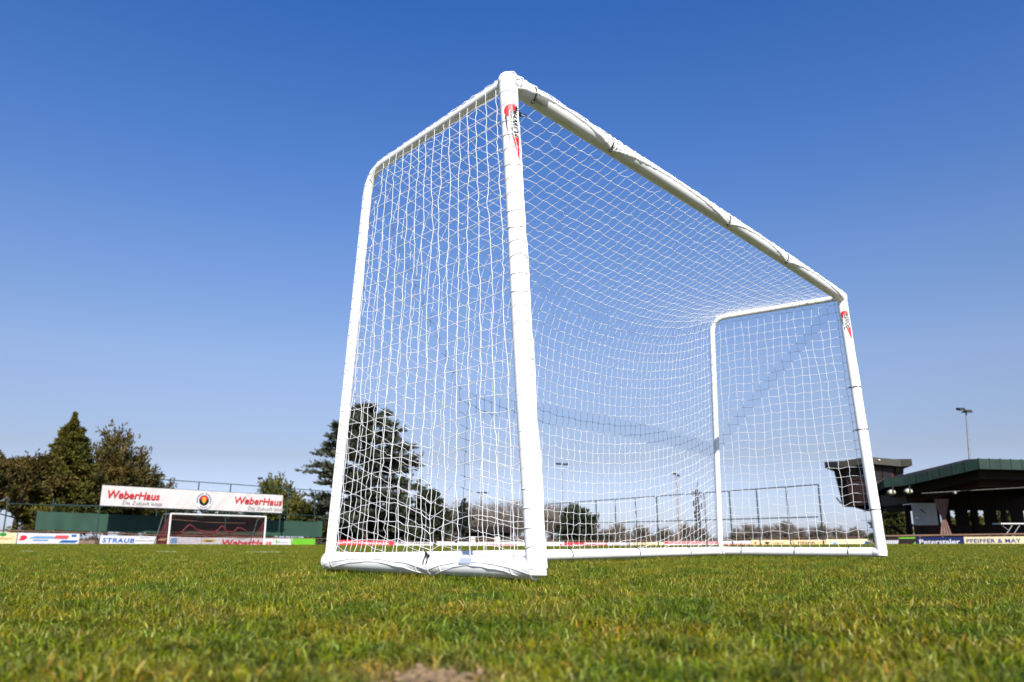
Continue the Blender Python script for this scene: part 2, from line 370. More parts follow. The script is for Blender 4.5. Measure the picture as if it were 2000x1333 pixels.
# ------------------------------------------------------------------ the big goal
R = 0.036; RP = 0.0325                              # tube radius, front post radius
At, Bt, Ct, Dt = Vector((-.017, 2.645, 1.796)), Vector((2.345, 5.365, 1.796)), Vector((-.668, 3.406, 1.796)), Vector((1.560, 5.93, 1.796))
Ab, Bb, Cb, Db = Vector((.074, 2.53, .034)), Vector((2.395, 5.29, .044)), Vector((-.761, 3.42, .036)), Vector((1.575, 6.16, .042))
WD = (Bt - At).normalized()                        # along the crossbar
def lerp(a, b, t): return a + (b - a) * t
def bend(a, c, b, r, n=8):
    """polyline a - rounded corner c - b"""
    p, q = c + (a - c).normalized() * r, c + (b - c).normalized() * r
    return [a] + [p * (1 - t) ** 2 + c * 2 * t * (1 - t) + q * t * t for t in [i / n for i in range(n + 1)]] + [b]
def resample(pts, n):
    pts = [Vector(p) for p in pts]; L = [0]
    for a, b in zip(pts, pts[1:]): L.append(L[-1] + (b - a).length)
    out = []; j = 0
    for i in range(n):
        s = L[-1] * i / (n - 1)
        while j < len(pts) - 2 and s > L[j + 1]: j += 1
        out.append(lerp(pts[j], pts[j + 1], (s - L[j]) / max(1e-9, L[j + 1] - L[j])))
    return out
def bowed(a, b, sag, n=24, wob=0.0, seed=1):
    g = random.Random(seed); out = []; ph = g.uniform(0, 6)
    for i in range(n + 1):
        t = i / n; p = lerp(a, b, t); p = p + Vector(sag) * sin(pi * t)
        p = p + Vector((sin(ph + 9 * t), cos(ph + 7 * t), 0)) * wob; out.append(p)
    return out
goal = empty('football_goal', (0.07, 2.53, 0.0), 'large white football goal with hanging net standing on the grass, nearest the camera', 'football goal')
GM_ = [M['pvc']]
cross = bowed(At, Bt, (0, 0, 0.012), 28); MB().tube(cross, R, 24).build('crossbar', M['pvc'], goal)
fpA = bowed(Ab, At, (0, 0, 0), 16, 0.0015, 3); fpB = bowed(Bb, Bt, (0, 0, 0), 16, 0.0015, 4)
MB().tube([Ab + (Ab - At).normalized() * .022] + fpA, RP, 24).build('front_post', M['pvc'], goal); MB().tube([Bb + (Bb - Bt).normalized() * .022] + fpB, RP, 24).build('front_post', M['pvc'], goal)
RB = 0.020
sideC = bend(At, Ct, Cb, 0.11); sideD = bend(Bt, Dt, Db, 0.11)
for sd in (sideC, sideD): MB().tube(resample(sd, 60), RB, 20).build('side_frame', M['pvc'], goal)
gbars = dict(AC=bowed(Ab, Cb, (0, 0, -.002), 12), CD=bowed(Cb, Db, (0, 0, .0), 20), BD=bowed(Bb, Db, (0, 0, -.001), 12))
RG = dict(AC=R, CD=0.030, BD=0.030)
for k, pl in gbars.items(): MB().tube(pl, RG[k], 24).build('ground_bar', M['pvc'], goal)
def joint(pos, dirs, r=R + 0.001, ln=0.05):
    m = MB().ball(pos, r * 1.02)
    for d in dirs:
        d = d.normalized(); m.tube([pos, pos + d * ln, pos + d * (ln + 0.004)], [r, r, r - 0.003], 24)
    return m.build('corner_joint', M['pvc'], goal)
for pos, dirs, r_ in ((At, (Bt - At,), R), (Bt, (At - Bt,), R), (Ab, (Cb - Ab,), RP - .003), (Bb, (Db - Bb,), RP - .003), (Cb, (Ab - Cb,), R), (Db, (Bb - Db, Cb - Db), .030)):
    joint(pos, dirs, r_ + 0.001)

def relax(G, slack, iters=260, grav=0.0009, noise=0.0, seed=0):
    """hang a grid of cord (n,m,3) with its whole rim pinned; cords a little longer than the opening"""
    g = np.random.default_rng(seed); X = G.copy(); pin = np.zeros(G.shape[:2], bool); pin[0] = pin[-1] = True; pin[:, 0] = pin[:, -1] = True
    ru = np.linalg.norm(np.diff(G, axis=0), axis=2) * slack[0] * (1 + g.normal(0, noise, (G.shape[0] - 1, G.shape[1])))
    rv = np.linalg.norm(np.diff(G, axis=1), axis=2) * slack[1] * (1 + g.normal(0, noise, (G.shape[0], G.shape[1] - 1)))
    prev = X.copy(); free = ~pin
    for it in range(iters):
        v = (X - prev) * 0.96; prev = X.copy(); Y = X + v; Y[..., 2] -= grav * 0.1; X = np.where(free[..., None], Y, G)
        for _ in range(6):
            for ax, rest in ((0, ru), (1, rv)):
                for par in (0, 1):
                    A = X[par:-1:2] if ax == 0 else X[:, par:-1:2]; Bq = X[par + 1::2] if ax == 0 else X[:, par + 1::2]
                    Rr = rest[par::2] if ax == 0 else rest[:, par::2]
                    d = Bq - A; L = np.linalg.norm(d, axis=2) + 1e-9; c = np.where(L > Rr, (L - Rr) / L, 0.0)[..., None] * d * 0.5
                    if ax == 0: X[par:-1:2] += c; X[par + 1::2] -= c
                    else: X[:, par:-1:2] += c; X[:, par + 1::2] -= c
            X = np.where(free[..., None], X, G)
    return X
def cords(polys, r, sides=4):
    """many thin cords -> one mesh; polys: (k, n, 3) array"""
    polys = np.asarray(polys, float); k, n, _ = polys.shape
    T = np.empty_like(polys); T[:, 1:-1] = polys[:, 2:] - polys[:, :-2]; T[:, 0] = polys[:, 1] - polys[:, 0]; T[:, -1] = polys[:, -1] - polys[:, -2]
    T /= np.linalg.norm(T, axis=2, keepdims=True) + 1e-9
    ref = np.array([0.31, 0.17, 0.93]); U = np.cross(T, ref); U /= np.linalg.norm(U, axis=2, keepdims=True) + 1e-9; Wv = np.cross(T, U)
    V = np.stack([polys + (U * cos(2 * pi * s / sides) + Wv * sin(2 * pi * s / sides)) * r for s in range(sides)], 2).reshape(-1, 3)
    i, j, s = np.meshgrid(np.arange(k), np.arange(n - 1), np.arange(sides), indexing='ij'); a = (i * n + j) * sides
    Q = np.stack([a + s, a + (s + 1) % sides, a + sides + (s + 1) % sides, a + sides + s], -1).reshape(-1, 4)
    return V, Q
class NetMesh:
    def __init__(s): s.V = []; s.Q = []; s.n = 0
    def add(s, polys, r, sides=5):
        V, Q = cords(polys, r, sides); s.V.append(V); s.Q.append(Q + s.n); s.n += len(V)
    def knots(s, pts, r):
        pts = np.asarray(pts).reshape(-1, 3); o = np.array([(1, 0, 0), (0, 1, 0), (-1, 0, 0), (0, -1, 0), (0, 0, 1), (0, 0, -1)]) * r
        V = (pts[:, None] + o).reshape(-1, 3); a = np.arange(len(pts)) * 6 + s.n
        for p in range(4):
            q = (p + 1) % 4
            s.Q.append(np.stack([a + p, a + q, a + 4, a + 4], 1)); s.Q.append(np.stack([a + q, a + p, a + 5, a + 5], 1))
        s.V.append(V); s.n += len(V)
    def build(s, name, parent):
        Q = np.concatenate(s.Q); deg = Q[:, 2] == Q[:, 3]
        me = np_mesh(name, np.concatenate(s.V) - np.array(parent.location), Q[~deg], Q[deg][:, :3], True, [M['net']])
        return link(name, me, parent)
def net_sheet(nm, X, r, kn, seed, kink=0.0016):
    """every cord of the relaxed grid with a little kink between its knots"""
    g = np.random.default_rng(seed)
    for ax in (0, 1):
        A, Bq = (X[:-1], X[1:]) if ax == 0 else (X[:, :-1], X[:, 1:])
        A = A.reshape(-1, 3); Bq = Bq.reshape(-1, 3); k = g.normal(0, kink, (len(A), 3)); k2 = g.normal(0, kink * 0.6, (len(A), 3))
        nm.add(np.stack([A, A * 0.66 + Bq * 0.34 + k, A * 0.3 + Bq * 0.7 + k2, Bq], 1), r)
    nm.knots(X, kn)
def axis_frame(p0, p1, e0):
    t = (p1 - p0).normalized(); e0 = (e0 - t * e0.dot(t)).normalized(); return t, e0, t.cross(e0)
def around(line, i, n, e0, e1, ang, r):
    p = line[i]; return p + (e0 * cos(ang) + e1 * sin(ang)) * r

OUT_A, OUT_B = -WD, WD
ties = []
def tie_at(p, e0, e1, t, a0, a1, r, tail):
    """black cable tie round a tube, with its head and a short tail"""
    m = MB(); pts = [p + (e0 * cos(a) + e1 * sin(a)) * (r + 0.003) for a in [a0 + (a1 - a0) * i / 12 for i in range(13)]]
    m.tube(pts, 0.0026, 6); h = pts[-1]; o = (e0 * cos(a1) + e1 * sin(a1))
    m.tube([h, h + o * 0.008, h + o * 0.012], [0.0055, 0.0055, 0.002], 6); m.tube([h, h + o * 0.012 + tail * 0.018, h + o * 0.014 + tail * 0.038], 0.0017, 5)
    return m.build('cable_tie', M['tie'], goal)
def arch(u, knots_, base, amp):
    """value of the rope's angle along a tube: base+amp at the ties, base between them"""
    ks = sorted(knots_)
    for a, b in zip(ks, ks[1:]):
        if a <= u <= b:
            s = (u - a) / (b - a); return base + amp * (1 - sin(pi * s) ** 0.7)
    return base + amp
def wrap(nm, line, e0, e1, start, base, amp, ks, N, r, rope=0.0028, cord=0.0013, seed=0, slackr=0.0012):
    """net margin wound round a tube: N cords from angle start on to a rope that is tied down at ks"""
    g = random.Random(seed); L = resample(line, N); polys = []; ropep = []
    for i, p in enumerate(L):
        u = i / (N - 1); end = arch(u, ks, base, amp) + g.uniform(-0.06, 0.06)
        sk = g.uniform(-0.011, 0.011); tt = (L[min(i + 1, N - 1)] - L[max(i - 1, 0)]).normalized()
        row = []
        for j in range(9):
            a = start + (end - start) * j / 8; row.append(p + (e0 * cos(a) + e1 * sin(a)) * (r + 0.0012 + (slackr * g.random() if 1 < j < 8 else 0)) + tt * sk * sin(pi * j / 8))
        polys.append(row); ropep.append((row[-1], u))
    nm.add(np.array([[tuple(q) for q in row] for row in polys]), cord)
    fine = []
    for i in range(len(ropep) - 1):
        fine.append(ropep[i][0]); fine.append(lerp(ropep[i][0], ropep[i + 1][0], 0.5) + Vector((g.uniform(-1, 1), g.uniform(-1, 1), g.uniform(-1, 1))) * 0.002)
    fine.append(ropep[-1][0]); nm.add(np.array([[tuple(q) for q in fine]]), rope, 6)
    # a second row of cord that runs along the tube halfway round
    mid = [tuple(r_[5]) for r_ in polys]; nm.add(np.array([mid]), cord)
def par(p0, p1, px=None, py=None):
    """fraction along p0-p1 at which the photo column (or row) is reached"""
    best, bt = 1e9, 0
    for i in range(401):
        q = proj(lerp(p0, p1, i / 400)); d = abs(q[0] - px) if px is not None else abs(q[1] - py)
        if d < best: best, bt = d, i / 400
    return bt

def side_net(Ft, Fb, side, bk, out, gb, NU, NV, seed, gties, ptie, gr, amp):
    """net over one end frame; NU columns front to back, NV rows top to bottom"""
    nm = NetMesh(); up = Vector((0, 0, 1)); back = (bk - Fb); back.z = 0; back.normalize()
    front = resample([Ft, Fb], NV); rear_l = resample(side, 60)
    L = 0; cum = [0]
    for a, b in zip(rear_l, rear_l[1:]): L += (b - a).length; cum.append(L)
    # corner of the side frame, where the top run turns into the rear run
    ci = min(range(60), key=lambda i: (rear_l[i] - (Ct if side is sideC else Dt)).length)
    top = resample(rear_l[:ci + 1], NU); rear = resample(rear_l[ci:], NV)
    bot0 = resample(gb, NU); G = np.zeros((NU, NV, 3)); g = random.Random(seed)
    bot = []
    for i, p in enumerate(bot0):
        bot.append(p + (out * cos(0.9) + up * sin(0.9)) * (gr + 0.003) + up * (-0.004))
    top = [p + out * (RB * 0.75) + up * 0.018 for p in top]; rear = [p + (out * 0.9 + back * 0.4) * (RB + .003) for p in rear]
    front = [p + (out * 1.0 + back * 0.35).normalized() * (RP + .003) for p in front]
    for i in range(NU):
        for j in range(NV):
            u, v = i / (NU - 1), j / (NV - 1)
            c = (front[j] * (1 - u) + rear[j] * u) + (top[i] * (1 - v) + bot[i] * v) - ((front[0] * (1 - u) + rear[0] * u) * (1 - v) + (front[-1] * (1 - u) + rear[-1] * u) * v)
            G[i, j] = c
    X = relax(G, (1.03, 1.003), 160, noise=0.016, seed=seed)
    # rows are dragged down at the ties and stand in arches between them; the effect fades upwards
    for i in range(1, NU - 1):
        u = i / (NU - 1); a = 1 - (arch(u, gties, 0, 1))
        for j in range(1, NV - 1):
            f = min(1.0, max(0.0, (j / (NV - 1) - .62) / .28)); f = f * f * (3 - 2 * f); f *= 1 - max(0.0, (j - (NV - 4)) / 4.0); X[i, j, 2] += (a * amp - amp * .55) * f
    gg = np.random.default_rng(seed + 50)   # slow wandering of whole cords, as a loosely laced net has
    wob = sum(gg.normal(0, .0045, (NU, 1)) * np.sin(np.arange(NV)[None] * gg.uniform(.25, .7) + gg.uniform(0, 6.3, (NU, 1))) for _ in range(3)); wob[[0, -1]] = 0; wob[:, [0, -1]] = 0
    X += wob[..., None] * np.array(back)[None, None]
    X[1:-1, 1:-1] += np.random.default_rng(seed).normal(0, 0.0022, X[1:-1, 1:-1].shape)
    net_sheet(nm, X, 0.0014, 0.0034, seed + 1)
    # margin wound over the top run and the rear run
    t, e0, e1 = axis_frame(Ft, Ct if side is sideC else Dt, out); 
    if e1.z < 0: e1 = -e1
    wrap(nm, rear_l[:ci + 1], e0, e1, 0.3, 2.3, 0.8, [0, .33, .66, 1], NU, RB, seed=seed, rope=0.0022)
    t, e0, e1 = axis_frame(Ct if side is sideC else Dt, bk, out)
    if e1.dot(back) < 0: e1 = -e1
    wrap(nm, rear_l[ci:], e0, e1, -0.9, 1.2, 0.3, [0, .5, 1], NV, RB, seed=seed + 3, rope=0.0022)
    # front post margin
    t, e0, e1 = axis_frame(Ft, Fb, out)
    if e1.dot(-back) < 0: e1 = -e1
    wrap(nm, [Ft, Fb], e0, e1, -0.35, 1.75, 0.75, ptie, NV, RP, seed=seed + 5, rope=0.0045, cord=0.0015)
    # ground bar margin (outside of the bar)
    t, e0, e1 = axis_frame(gb[0], gb[-1], out)
    if e1.z < 0: e1 = -e1
    wrap(nm, gb, e0, e1, 0.9, 0.1, -1.4, gties, NU, gr, seed=seed + 7, rope=0.0019, cord=.0011)
    return nm.build('side_net', goal)
tAC = [0, par(Ab, Cb, px=850), 1]
side_net(At, Ab, sideC, Cb, OUT_A, gbars['AC'], 18, 30, 21, tAC, [0, .18, .42, .62, .85, 1], R, .08)
tBD = sorted([0, 1] + [par(Bb, Db, px=q) for q in (1452, 1556, 1660)])
ptB = sorted([0, 1] + [par(Bt, Bb, py=q) for q in (757, 840, 995)])
side_net(Bt, Bb, sideD, Db, OUT_B, gbars['BD'], 18, 30, 31, tBD, ptB, .030, .035)

def back_net():
    nm = NetMesh(); NU, NV = 59, 46; up = Vector((0, 0, 1)); bk = (Ct - At).normalized()
    left = resample(resample(sideC, 60), NV); right = resample(resample(sideD, 60), NV)
    left = [p + Vector((0, 0, .02)) for p in left]; right = [p + Vector((0, 0, .02)) for p in right]
    ptop = [p + bk * (R * 0.35) + up * (R * 1.0) for p in resample(cross, NU)]; pbot = [p + bk * (.030 + .004) + up * 0.01 for p in resample(gbars['CD'], NU)]
    G = np.zeros((NU, NV, 3))
    for i in range(NU):
        for j in range(NV):
            u, v = i / (NU - 1), j / (NV - 1)
            c = (left[j] * (1 - u) + right[j] * u) + (ptop[i] * (1 - v) + pbot[i] * v) - ((left[0] * (1 - u) + right[0] * u) * (1 - v) + (left[-1] * (1 - u) + right[-1] * u) * v)
            G[i, j] = c
    X = relax(G, (1.004, 1.0), 330, noise=0.005, seed=8)
    wv = np.clip(1 - np.arange(NV) / (NV - 1) / .42, 0, 1); wv = 0.62 * wv * wv * (3 - 2 * wv); X = X + (G - X) * wv[None, :, None]      # the roof of the net is kept up by its taut cross cords
    ks = sorted([0, 1] + [par(Cb, Db, px=q) for q in (1111, 1242, 1342, 1403)])
    X[1:-1, 1:-1] += np.random.default_rng(4).normal(0, 0.0022, X[1:-1, 1:-1].shape)
    net_sheet(nm, X, 0.0013, 0.0044, 77, 0.0030)
    t, e0, e1 = axis_frame(At, Bt, bk)
    if e1.z < 0: e1 = -e1
    kc = sorted([0.0, 1.0] + [par(At, Bt, px=q) for q in (1185, 1415, 1528)])
    wrap(nm, cross, e0, e1, 1.15, 2.9, 1.25, kc, 118, R, seed=5, rope=0.0042, slackr=0.006, cord=.0018)
    t, e0, e1 = axis_frame(Cb, Db, bk)
    if e1.z < 0: e1 = -e1
    wrap(nm, gbars['CD'], e0, e1, 0.3, -0.4, -0.9, ks, NU, .030, seed=15, rope=0.0026)
    nm.build('back_net', goal)
    return kc, ks
kc, ks = back_net()
up = Vector((0, 0, 1)); bkv = (Ct - At).normalized()
t, e0, e1 = axis_frame(At, Bt, bkv); e1 = e1 if e1.z > 0 else -e1
for u in kc[1:-1] + [0.035]: tie_at(lerp(At, Bt, u) + Vector((0, 0, .012 * sin(pi * u))), e0, e1, t, 2.6, 4.25, R, Vector((0.3, -.2, .5)))
for a, b, us in ((Cb, Db, ks[1:-1]), (Bb, Db, tBD[1:-1])):
    fr = Vector((0, -1, 0)); t, e0, e1 = axis_frame(a, b, fr); e1 = e1 if e1.z > 0 else -e1
    for u in us: tie_at(lerp(a, b, u), e0, e1, t, -0.3, 1.5, .030, t * 0.5 + up * 0.6)
t, e0, e1 = axis_frame(Bt, Bb, Vector((0, -1, 0)))
for u in ptB[1:-1]: tie_at(lerp(Bt, Bb, u), e0, e1, t, -1.2, 1.6, RP, Vector((-.6, -.2, -.3)))
t, e0, e1 = axis_frame(Ab, Cb, Vector((-.7, -.7, 0))); e1 = e1 if e1.z > 0 else -e1
for du, al in ((0, .75), (0.016, .95)): tie_at(lerp(Ab, Cb, tAC[1] + du), e0, e1, t, 0.1, al, R, t * 0.35 + up * 0.35)
t, e0, e1 = axis_frame(At, Ab, Vector((0.4, -1, 0)))
for u in (0.075, 0.08): tie_at(lerp(At, Ab, u), e0, e1, t, -0.4, -1.5, RP, Vector((.5, -.2, -.3)))

def decal(line0, line1, e0, e1, polys, r, name, m, parent, sub=0.008):
    """flat shapes (s along the tube from line0, w = arc across) laid onto a tube"""
    t = (line1 - line0).normalized(); bm = bmesh.new()
    for vs, fs in polys:
        bv = [bm.verts.new((a, b, 0)) for a, b in vs]
        for f in fs:
            try: bm.faces.new([bv[i] for i in f])
            except ValueError: pass
    bmesh.ops.triangulate(bm, faces=bm.faces[:])
    for _ in range(3):
        es = [e for e in bm.edges if abs(e.verts[0].co.y - e.verts[1].co.y) > sub]
        if es: bmesh.ops.subdivide_edges(bm, edges=es, cuts=1)
        bmesh.ops.triangulate(bm, faces=bm.faces[:])
    for v in bm.verts:
        a = v.co.y / r; p = line0 + t * v.co.x + (e0 * cos(a) + e1 * sin(a)) * r - parent.location; v.co = p
    me = bpy.data.meshes.new(name); bm.to_mesh(me); bm.free(); me.materials.append(m); me.polygons.foreach_set('use_smooth', [True] * len(me.polygons))
    return link(name, me, parent)
def post_print(top, bot, s0, s1, azim):
    """red comet with black vertical lettering on a front post; s measured down from the top"""
    t, e0, e1 = axis_frame(top, bot, Vector(azim)); 
    if e1.x < 0: e1 = -e1                                   # +w runs to the right in the photo
    L = s1 - s0
    def arcp(c, rx, ry, a0, a1, n=16): return [(c[0] + rx * cos(a0 + (a1 - a0) * i / n), c[1] + ry * sin(a0 + (a1 - a0) * i / n)) for i in range(n + 1)]
    head = arcp((s0 + 0.13 * L, 0.001), 0.13 * L, 0.030, pi / 2, 3 * pi / 2)
    hp = head + [(s0 + 0.20 * L, -0.024), (s0 + 0.24 * L, -0.013), (s0 + 0.17 * L, 0.003), (s0 + 0.24 * L, 0.026)]
    hf = [tuple(range(len(hp)))]
    tail = [(s0 + 0.57 * L, -0.004), (s0 + 0.55 * L, 0.024), (s0 + 0.62 * L, 0.028), (s0 + 0.98 * L, 0.024), (s0 + L, 0.021), (s0 + 0.80 * L, 0.008)]
    decal(top, bot, e0, e1, [(hp, hf)], RP + 0.0016, 'red_print', M['red'], goal); decal(top, bot, e0, e1, [(tail, [tuple(range(6))])], RP + 0.0016, 'red_print_tail', M['red'], goal)
    v, f = text_fit('POWER', 0.50 * L, 0.038, shear=0.15, bold=0.045, spacing=1.02)
    v = [(s0 + 0.36 * L - a, -b + 0.012) for a, b in v]         # reads upwards
    slash = [((s0 + 0.01 * L, 0.030), (s0 + 0.0 * L, 0.026), (s0 + 0.17 * L, 0.008), (s0 + 0.18 * L, 0.013))]
    st = [((s0 + .22 * L, -.026), (s0 + .22 * L, -.019), (s0 + .5 * L, -.0175), (s0 + .5 * L, -.0205)), ((s0 + .56 * L, -.016), (s0 + .56 * L, -.0125), (s0 + .66 * L, -.0125), (s0 + .66 * L, -.015))]
    v2, f2 = text_fit('POWER', 0.515 * L, 0.044, shear=0.15, bold=0.10, spacing=1.02); v2 = [(s0 + 0.36 * L - a, -b + 0.012) for a, b in v2]
    decal(top, bot, e0, e1, [(v2, f2)], RP + 0.0019, 'lettering_outline', M['pvc'], goal)
    decal(top, bot, e0, e1, [(v, f)] + [(q, [(0, 1, 2, 3)]) for q in slash + st], RP + 0.0022, 'black_lettering', M['black'], goal)
post_print(At, Ab, (par(At, Ab, py=212)) * (Ab - At).length, par(At, Ab, py=318) * (Ab - At).length, (0.22, -1, 0))
post_print(Bt, Bb, (par(Bt, Bb, py=610)) * (Bb - Bt).length, par(Bt, Bb, py=665) * (Bb - Bt).length, (-0.3, -1, 0))
def plate(p0, p1, e_dir, s, ln, wd, m, name):
    t, e0, e1 = axis_frame(p0, p1, Vector(e_dir)); q = [(s, -wd / 2), (s + ln, -wd / 2), (s + ln, wd / 2), (s, wd / 2)]
    return decal(p0, p1, e0, e1, [(q, [(0, 1, 2, 3)])], R + 0.0043, name, m, goal)
plate(At, Bt, (0.3, -1, -0.35), 0.13, 0.07, 0.034, M['sticker'], 'sticker')
plate(Ab, Cb, (-.6, -.7, 0.45), par(Ab, Cb, px=935) * (Cb - Ab).length, 0.06, 0.022, mat('pale_blue_sticker', (0.45, 0.52, 0.68), 0.5), 'sticker')

def bar_grass():
    g = np.random.default_rng(77); xs, ys = [], []
    for a, b, n in ((Ab, Cb, 5200), (Cb, Db, 9000), (Bb, Db, 4200)):
        t = g.uniform(-.06, 1.06, n); w = R * .9 + np.abs(g.normal(0, .05, n)); dv = np.array([(b - a).x, (b - a).y]); L = np.hypot(*dv); nr = np.array([dv[1], -dv[0]]) / L
        if nr[1] > 0: nr = -nr
        sd = np.where(g.random(n) < .8, 1, -1)
        xs.append(a.x + dv[0] * t + nr[0] * w * sd); ys.append(a.y + dv[1] * t + nr[1] * w * sd)
    x, y = np.concatenate(xs), np.concatenate(ys); h = g.uniform(.022, .050, len(x)) * (0.8 + .3 * np.sin(x * 19) * np.sin(y * 23 + 1))
    V, Q, T, C = blades(x, y, ground_z(x, y), h, g.uniform(.0014, .0028, len(x)), 0.8, 78)
    tag(link('grass', np_mesh('grass', V, Q, T, True, [GM], C)), 'longer grass left standing along the ground bars of the big goal', 'grass', kind='stuff')
bar_grass()

# ------------------------------------------------------------------ faint white pitch line
def pitch_line():
    a, b = Vector((-6.5, 9.2)), Vector((-0.5, 7.9)); g = np.random.default_rng(2)
    d = (b - a); L = d.length; n = 11000; s = g.random(n); w = g.uniform(-.055, .055, n); nrm = np.array([-d.y, d.x]) / L
    fade = (np.sin(s * 31) + np.sin(s * 67 + 1) + np.sin(s * 13)) > 1.0
    s, w = s[fade], w[fade]; x = a.x + d.x * s + nrm[0] * w; y = a.y + d.y * s + nrm[1] * w
    V, Q, T, C = blades(x, y, ground_z(x, y), g.uniform(.022, .042, len(x)), g.uniform(.003, .0045, len(x)), 0.7, 3); C[:] = C * .5 + np.array((0.32, 0.32, 0.28))
    tag(link('pitch_marking', np_mesh('pitch_marking', V, Q, T, True, [GM], C)), kind='structure')
pitch_line()

# ------------------------------------------------------------------ trees
def leaf_quads(pos, dirs, ln, wd, g):
    n = len(pos); dirs = dirs / (np.linalg.norm(dirs, axis=1, keepdims=True) + 1e-9)
    r = g.normal(size=(n, 3)); s = np.cross(dirs, r); s /= np.linalg.norm(s, axis=1, keepdims=True) + 1e-9
    l = g.uniform(0.6, 1.2, (n, 1)) * ln; w = g.uniform(0.6, 1.2, (n, 1)) * wd
    V = np.stack([pos, pos + dirs * l * 0.45 + s * w / 2, pos + dirs * l, pos + dirs * l * 0.45 - s * w / 2], 1).reshape(-1, 3)
    a = np.arange(n) * 4; return V, np.stack([a, a + 1, a + 2, a + 3], 1)
def tree(name, base, limbs, leafm, label, cat='tree', twigs=12, per=9, ln=0.34, wd=0.14, spread=0.9, flat=1.0, lift=0.3, trunk_r=0.22, trunk_h=None, seed=1, group=None, barkm=None, t0=0.3, limb_r=0.05, crown='crown'):
    """limbs: list of (start, end) vectors relative to the base. Foliage grows on side twigs along each limb"""
    g = np.random.default_rng(seed); root = empty(name, base, label, cat, group); pos, dr, lf = [], [], []
    mb = MB(); th = trunk_h if trunk_h else max(s.z for s, e in limbs) + 0.3
    b = Vector(base); wob = [Vector((0, 0, 0)) + Vector((g.normal(0, .05), g.normal(0, .05), 0)) * i for i in range(7)]
    mb.tube([b + Vector((wob[i].x, wob[i].y, th * i / 6)) for i in range(7)], [trunk_r * (1.25 - 1.05 * i / 6) for i in range(7)], 8)
    for s, e in limbs:
        s, e = np.array(s), np.array(e); L = np.linalg.norm(e - s); d = (e - s) / L; bow = np.array([0, 0, 0.06 * L])
        f = lambda t: s + (e - s) * t + bow * np.sin(pi * t)
        mb.tube([b + Vector(f(t)) for t in (0, .35, .7, 1)], [limb_r * (1 + L * .12), limb_r * .7 * (1 + L * .08), limb_r * .5, limb_r * .15], 4)
        tt = g.uniform(t0, 1, twigs) ** 0.75; P0 = s + (e - s) * tt[:, None] + bow * np.sin(pi * tt)[:, None]
        td = d + g.normal(0, 1, (twigs, 3)) * spread * np.array([1, 1, 0.75 * flat]); td[:, 2] += lift; td /= np.linalg.norm(td, axis=1, keepdims=True)
        tl = (0.16 + 0.20 * (1 - tt)) * L * g.uniform(.6, 1.2, twigs) + min(.15, .2 * L)
        q = g.uniform(0, 1, (twigs, per)); pp = P0[:, None] + td[:, None] * (tl[:, None] * q)[..., None] + g.normal(0, .05 * ln / .34, (twigs, per, 3))
        dd = td[:, None] + g.normal(0, .45, (twigs, per, 3)) * np.array([1, 1, flat])
        pos.append(pp.reshape(-1, 3)); dr.append(dd.reshape(-1, 3)); lf.append(np.full((twigs * per, 1), min(1.0, .35 + .8 * L)))
    mb.build('trunk', barkm or M['bark'], root)
    V, Q = leaf_quads(np.concatenate(pos), np.concatenate(dr), ln * np.concatenate(lf), wd, g)
    link(crown, np_mesh(crown, V, Q, mats=[leafm]), root); return root
def gz(d, px=None): return float(ground_z(0 if px is None else (px - 1000) / 1540 * d, d))
def conifer_limbs(h, prof, n, seed, rise=0.25, z0=0.06):
    g = random.Random(seed); out = []
    for i in range(n):
        v = z0 + (1 - z0) * (1 - (1 - (i + g.random()) / n) ** 1.0) * 0.985; z = v * h; a = g.uniform(0, 2 * pi)
        r = prof(v) * g.uniform(0.45, 1.18) ** 0.8
        out.append((Vector((0, 0, z * 0.97)), Vector((cos(a) * r, sin(a) * r, z * 0.97 + r * rise * g.uniform(.6, 1.3) + 0.1))))
    return out
def fan_limbs(h, rx, n, seed, zs=0.15, lo=0.1):
    g = random.Random(seed); out = []
    for i in range(n):
        a = g.uniform(0, 2 * pi); el = math.asin(lo + (1 - lo) * g.random() ** 0.8)
        k = g.uniform(0.72, 1.08); s = Vector((0, 0, h * (zs + 0.25 * g.random())))
        e = Vector((cos(a) * cos(el) * rx * k, sin(a) * cos(el) * rx * k, s.z + sin(el) * (h - s.z) * k)); out.append((s, e))
    return out
def trunkbase(px, d): p = P(px, 1057, d); return Vector((p.x, p.y, gz(d, px) - 0.05))
def hpx(y, d, px=1000): return P(px, y, d).z - gz(d, px)
# left group
d = 74
tree('conifer_tree', trunkbase(113, d), conifer_limbs(hpx(798, d), lambda v: 4.9 * max(0, .95 - v) ** 0.95 * min(1, .75 + v) + 0.02, 330, 5, 0.22), M['leaf_con'],
     'tall pointed olive green conifer behind the green screen at the left', twigs=15, per=10, ln=0.40, wd=0.15, spread=0.6, lift=0.2, seed=5, trunk_r=.3, trunk_h=hpx(798, d) * .96)
d = 78
tree('cypress_tree', trunkbase(203, d), fan_limbs(hpx(862, d), 4.6, 150, 9, 0.12, 0.05), M['leaf_brown'],
     'wide brown and green tree with spiky upward branches, right of the pointed conifer', twigs=20, per=13, ln=0.42, wd=0.15, spread=0.42, lift=0.35, seed=9, t0=.25)
d = 72
tree('cypress_tree', trunkbase(24, d), fan_limbs(hpx(886, d), 4.1, 90, 14, 0.32, 0.0), M['leaf_brown'],
     'lower brown and green tree with bare trunk at the left edge', twigs=20, per=13, ln=0.4, wd=0.15, spread=0.55, lift=0.2, seed=14, t0=.3, trunk_r=.3)
d = 77
tree('broad_bush', trunkbase(95, d), fan_limbs(hpx(940, d), 3.3, 60, 15, 0.2, 0.0), M['leaf_dark'],
     'low dark green bush filling in under the pointed conifer', cat='bush', twigs=16, per=12, ln=0.4, wd=0.17, spread=0.6, seed=15)
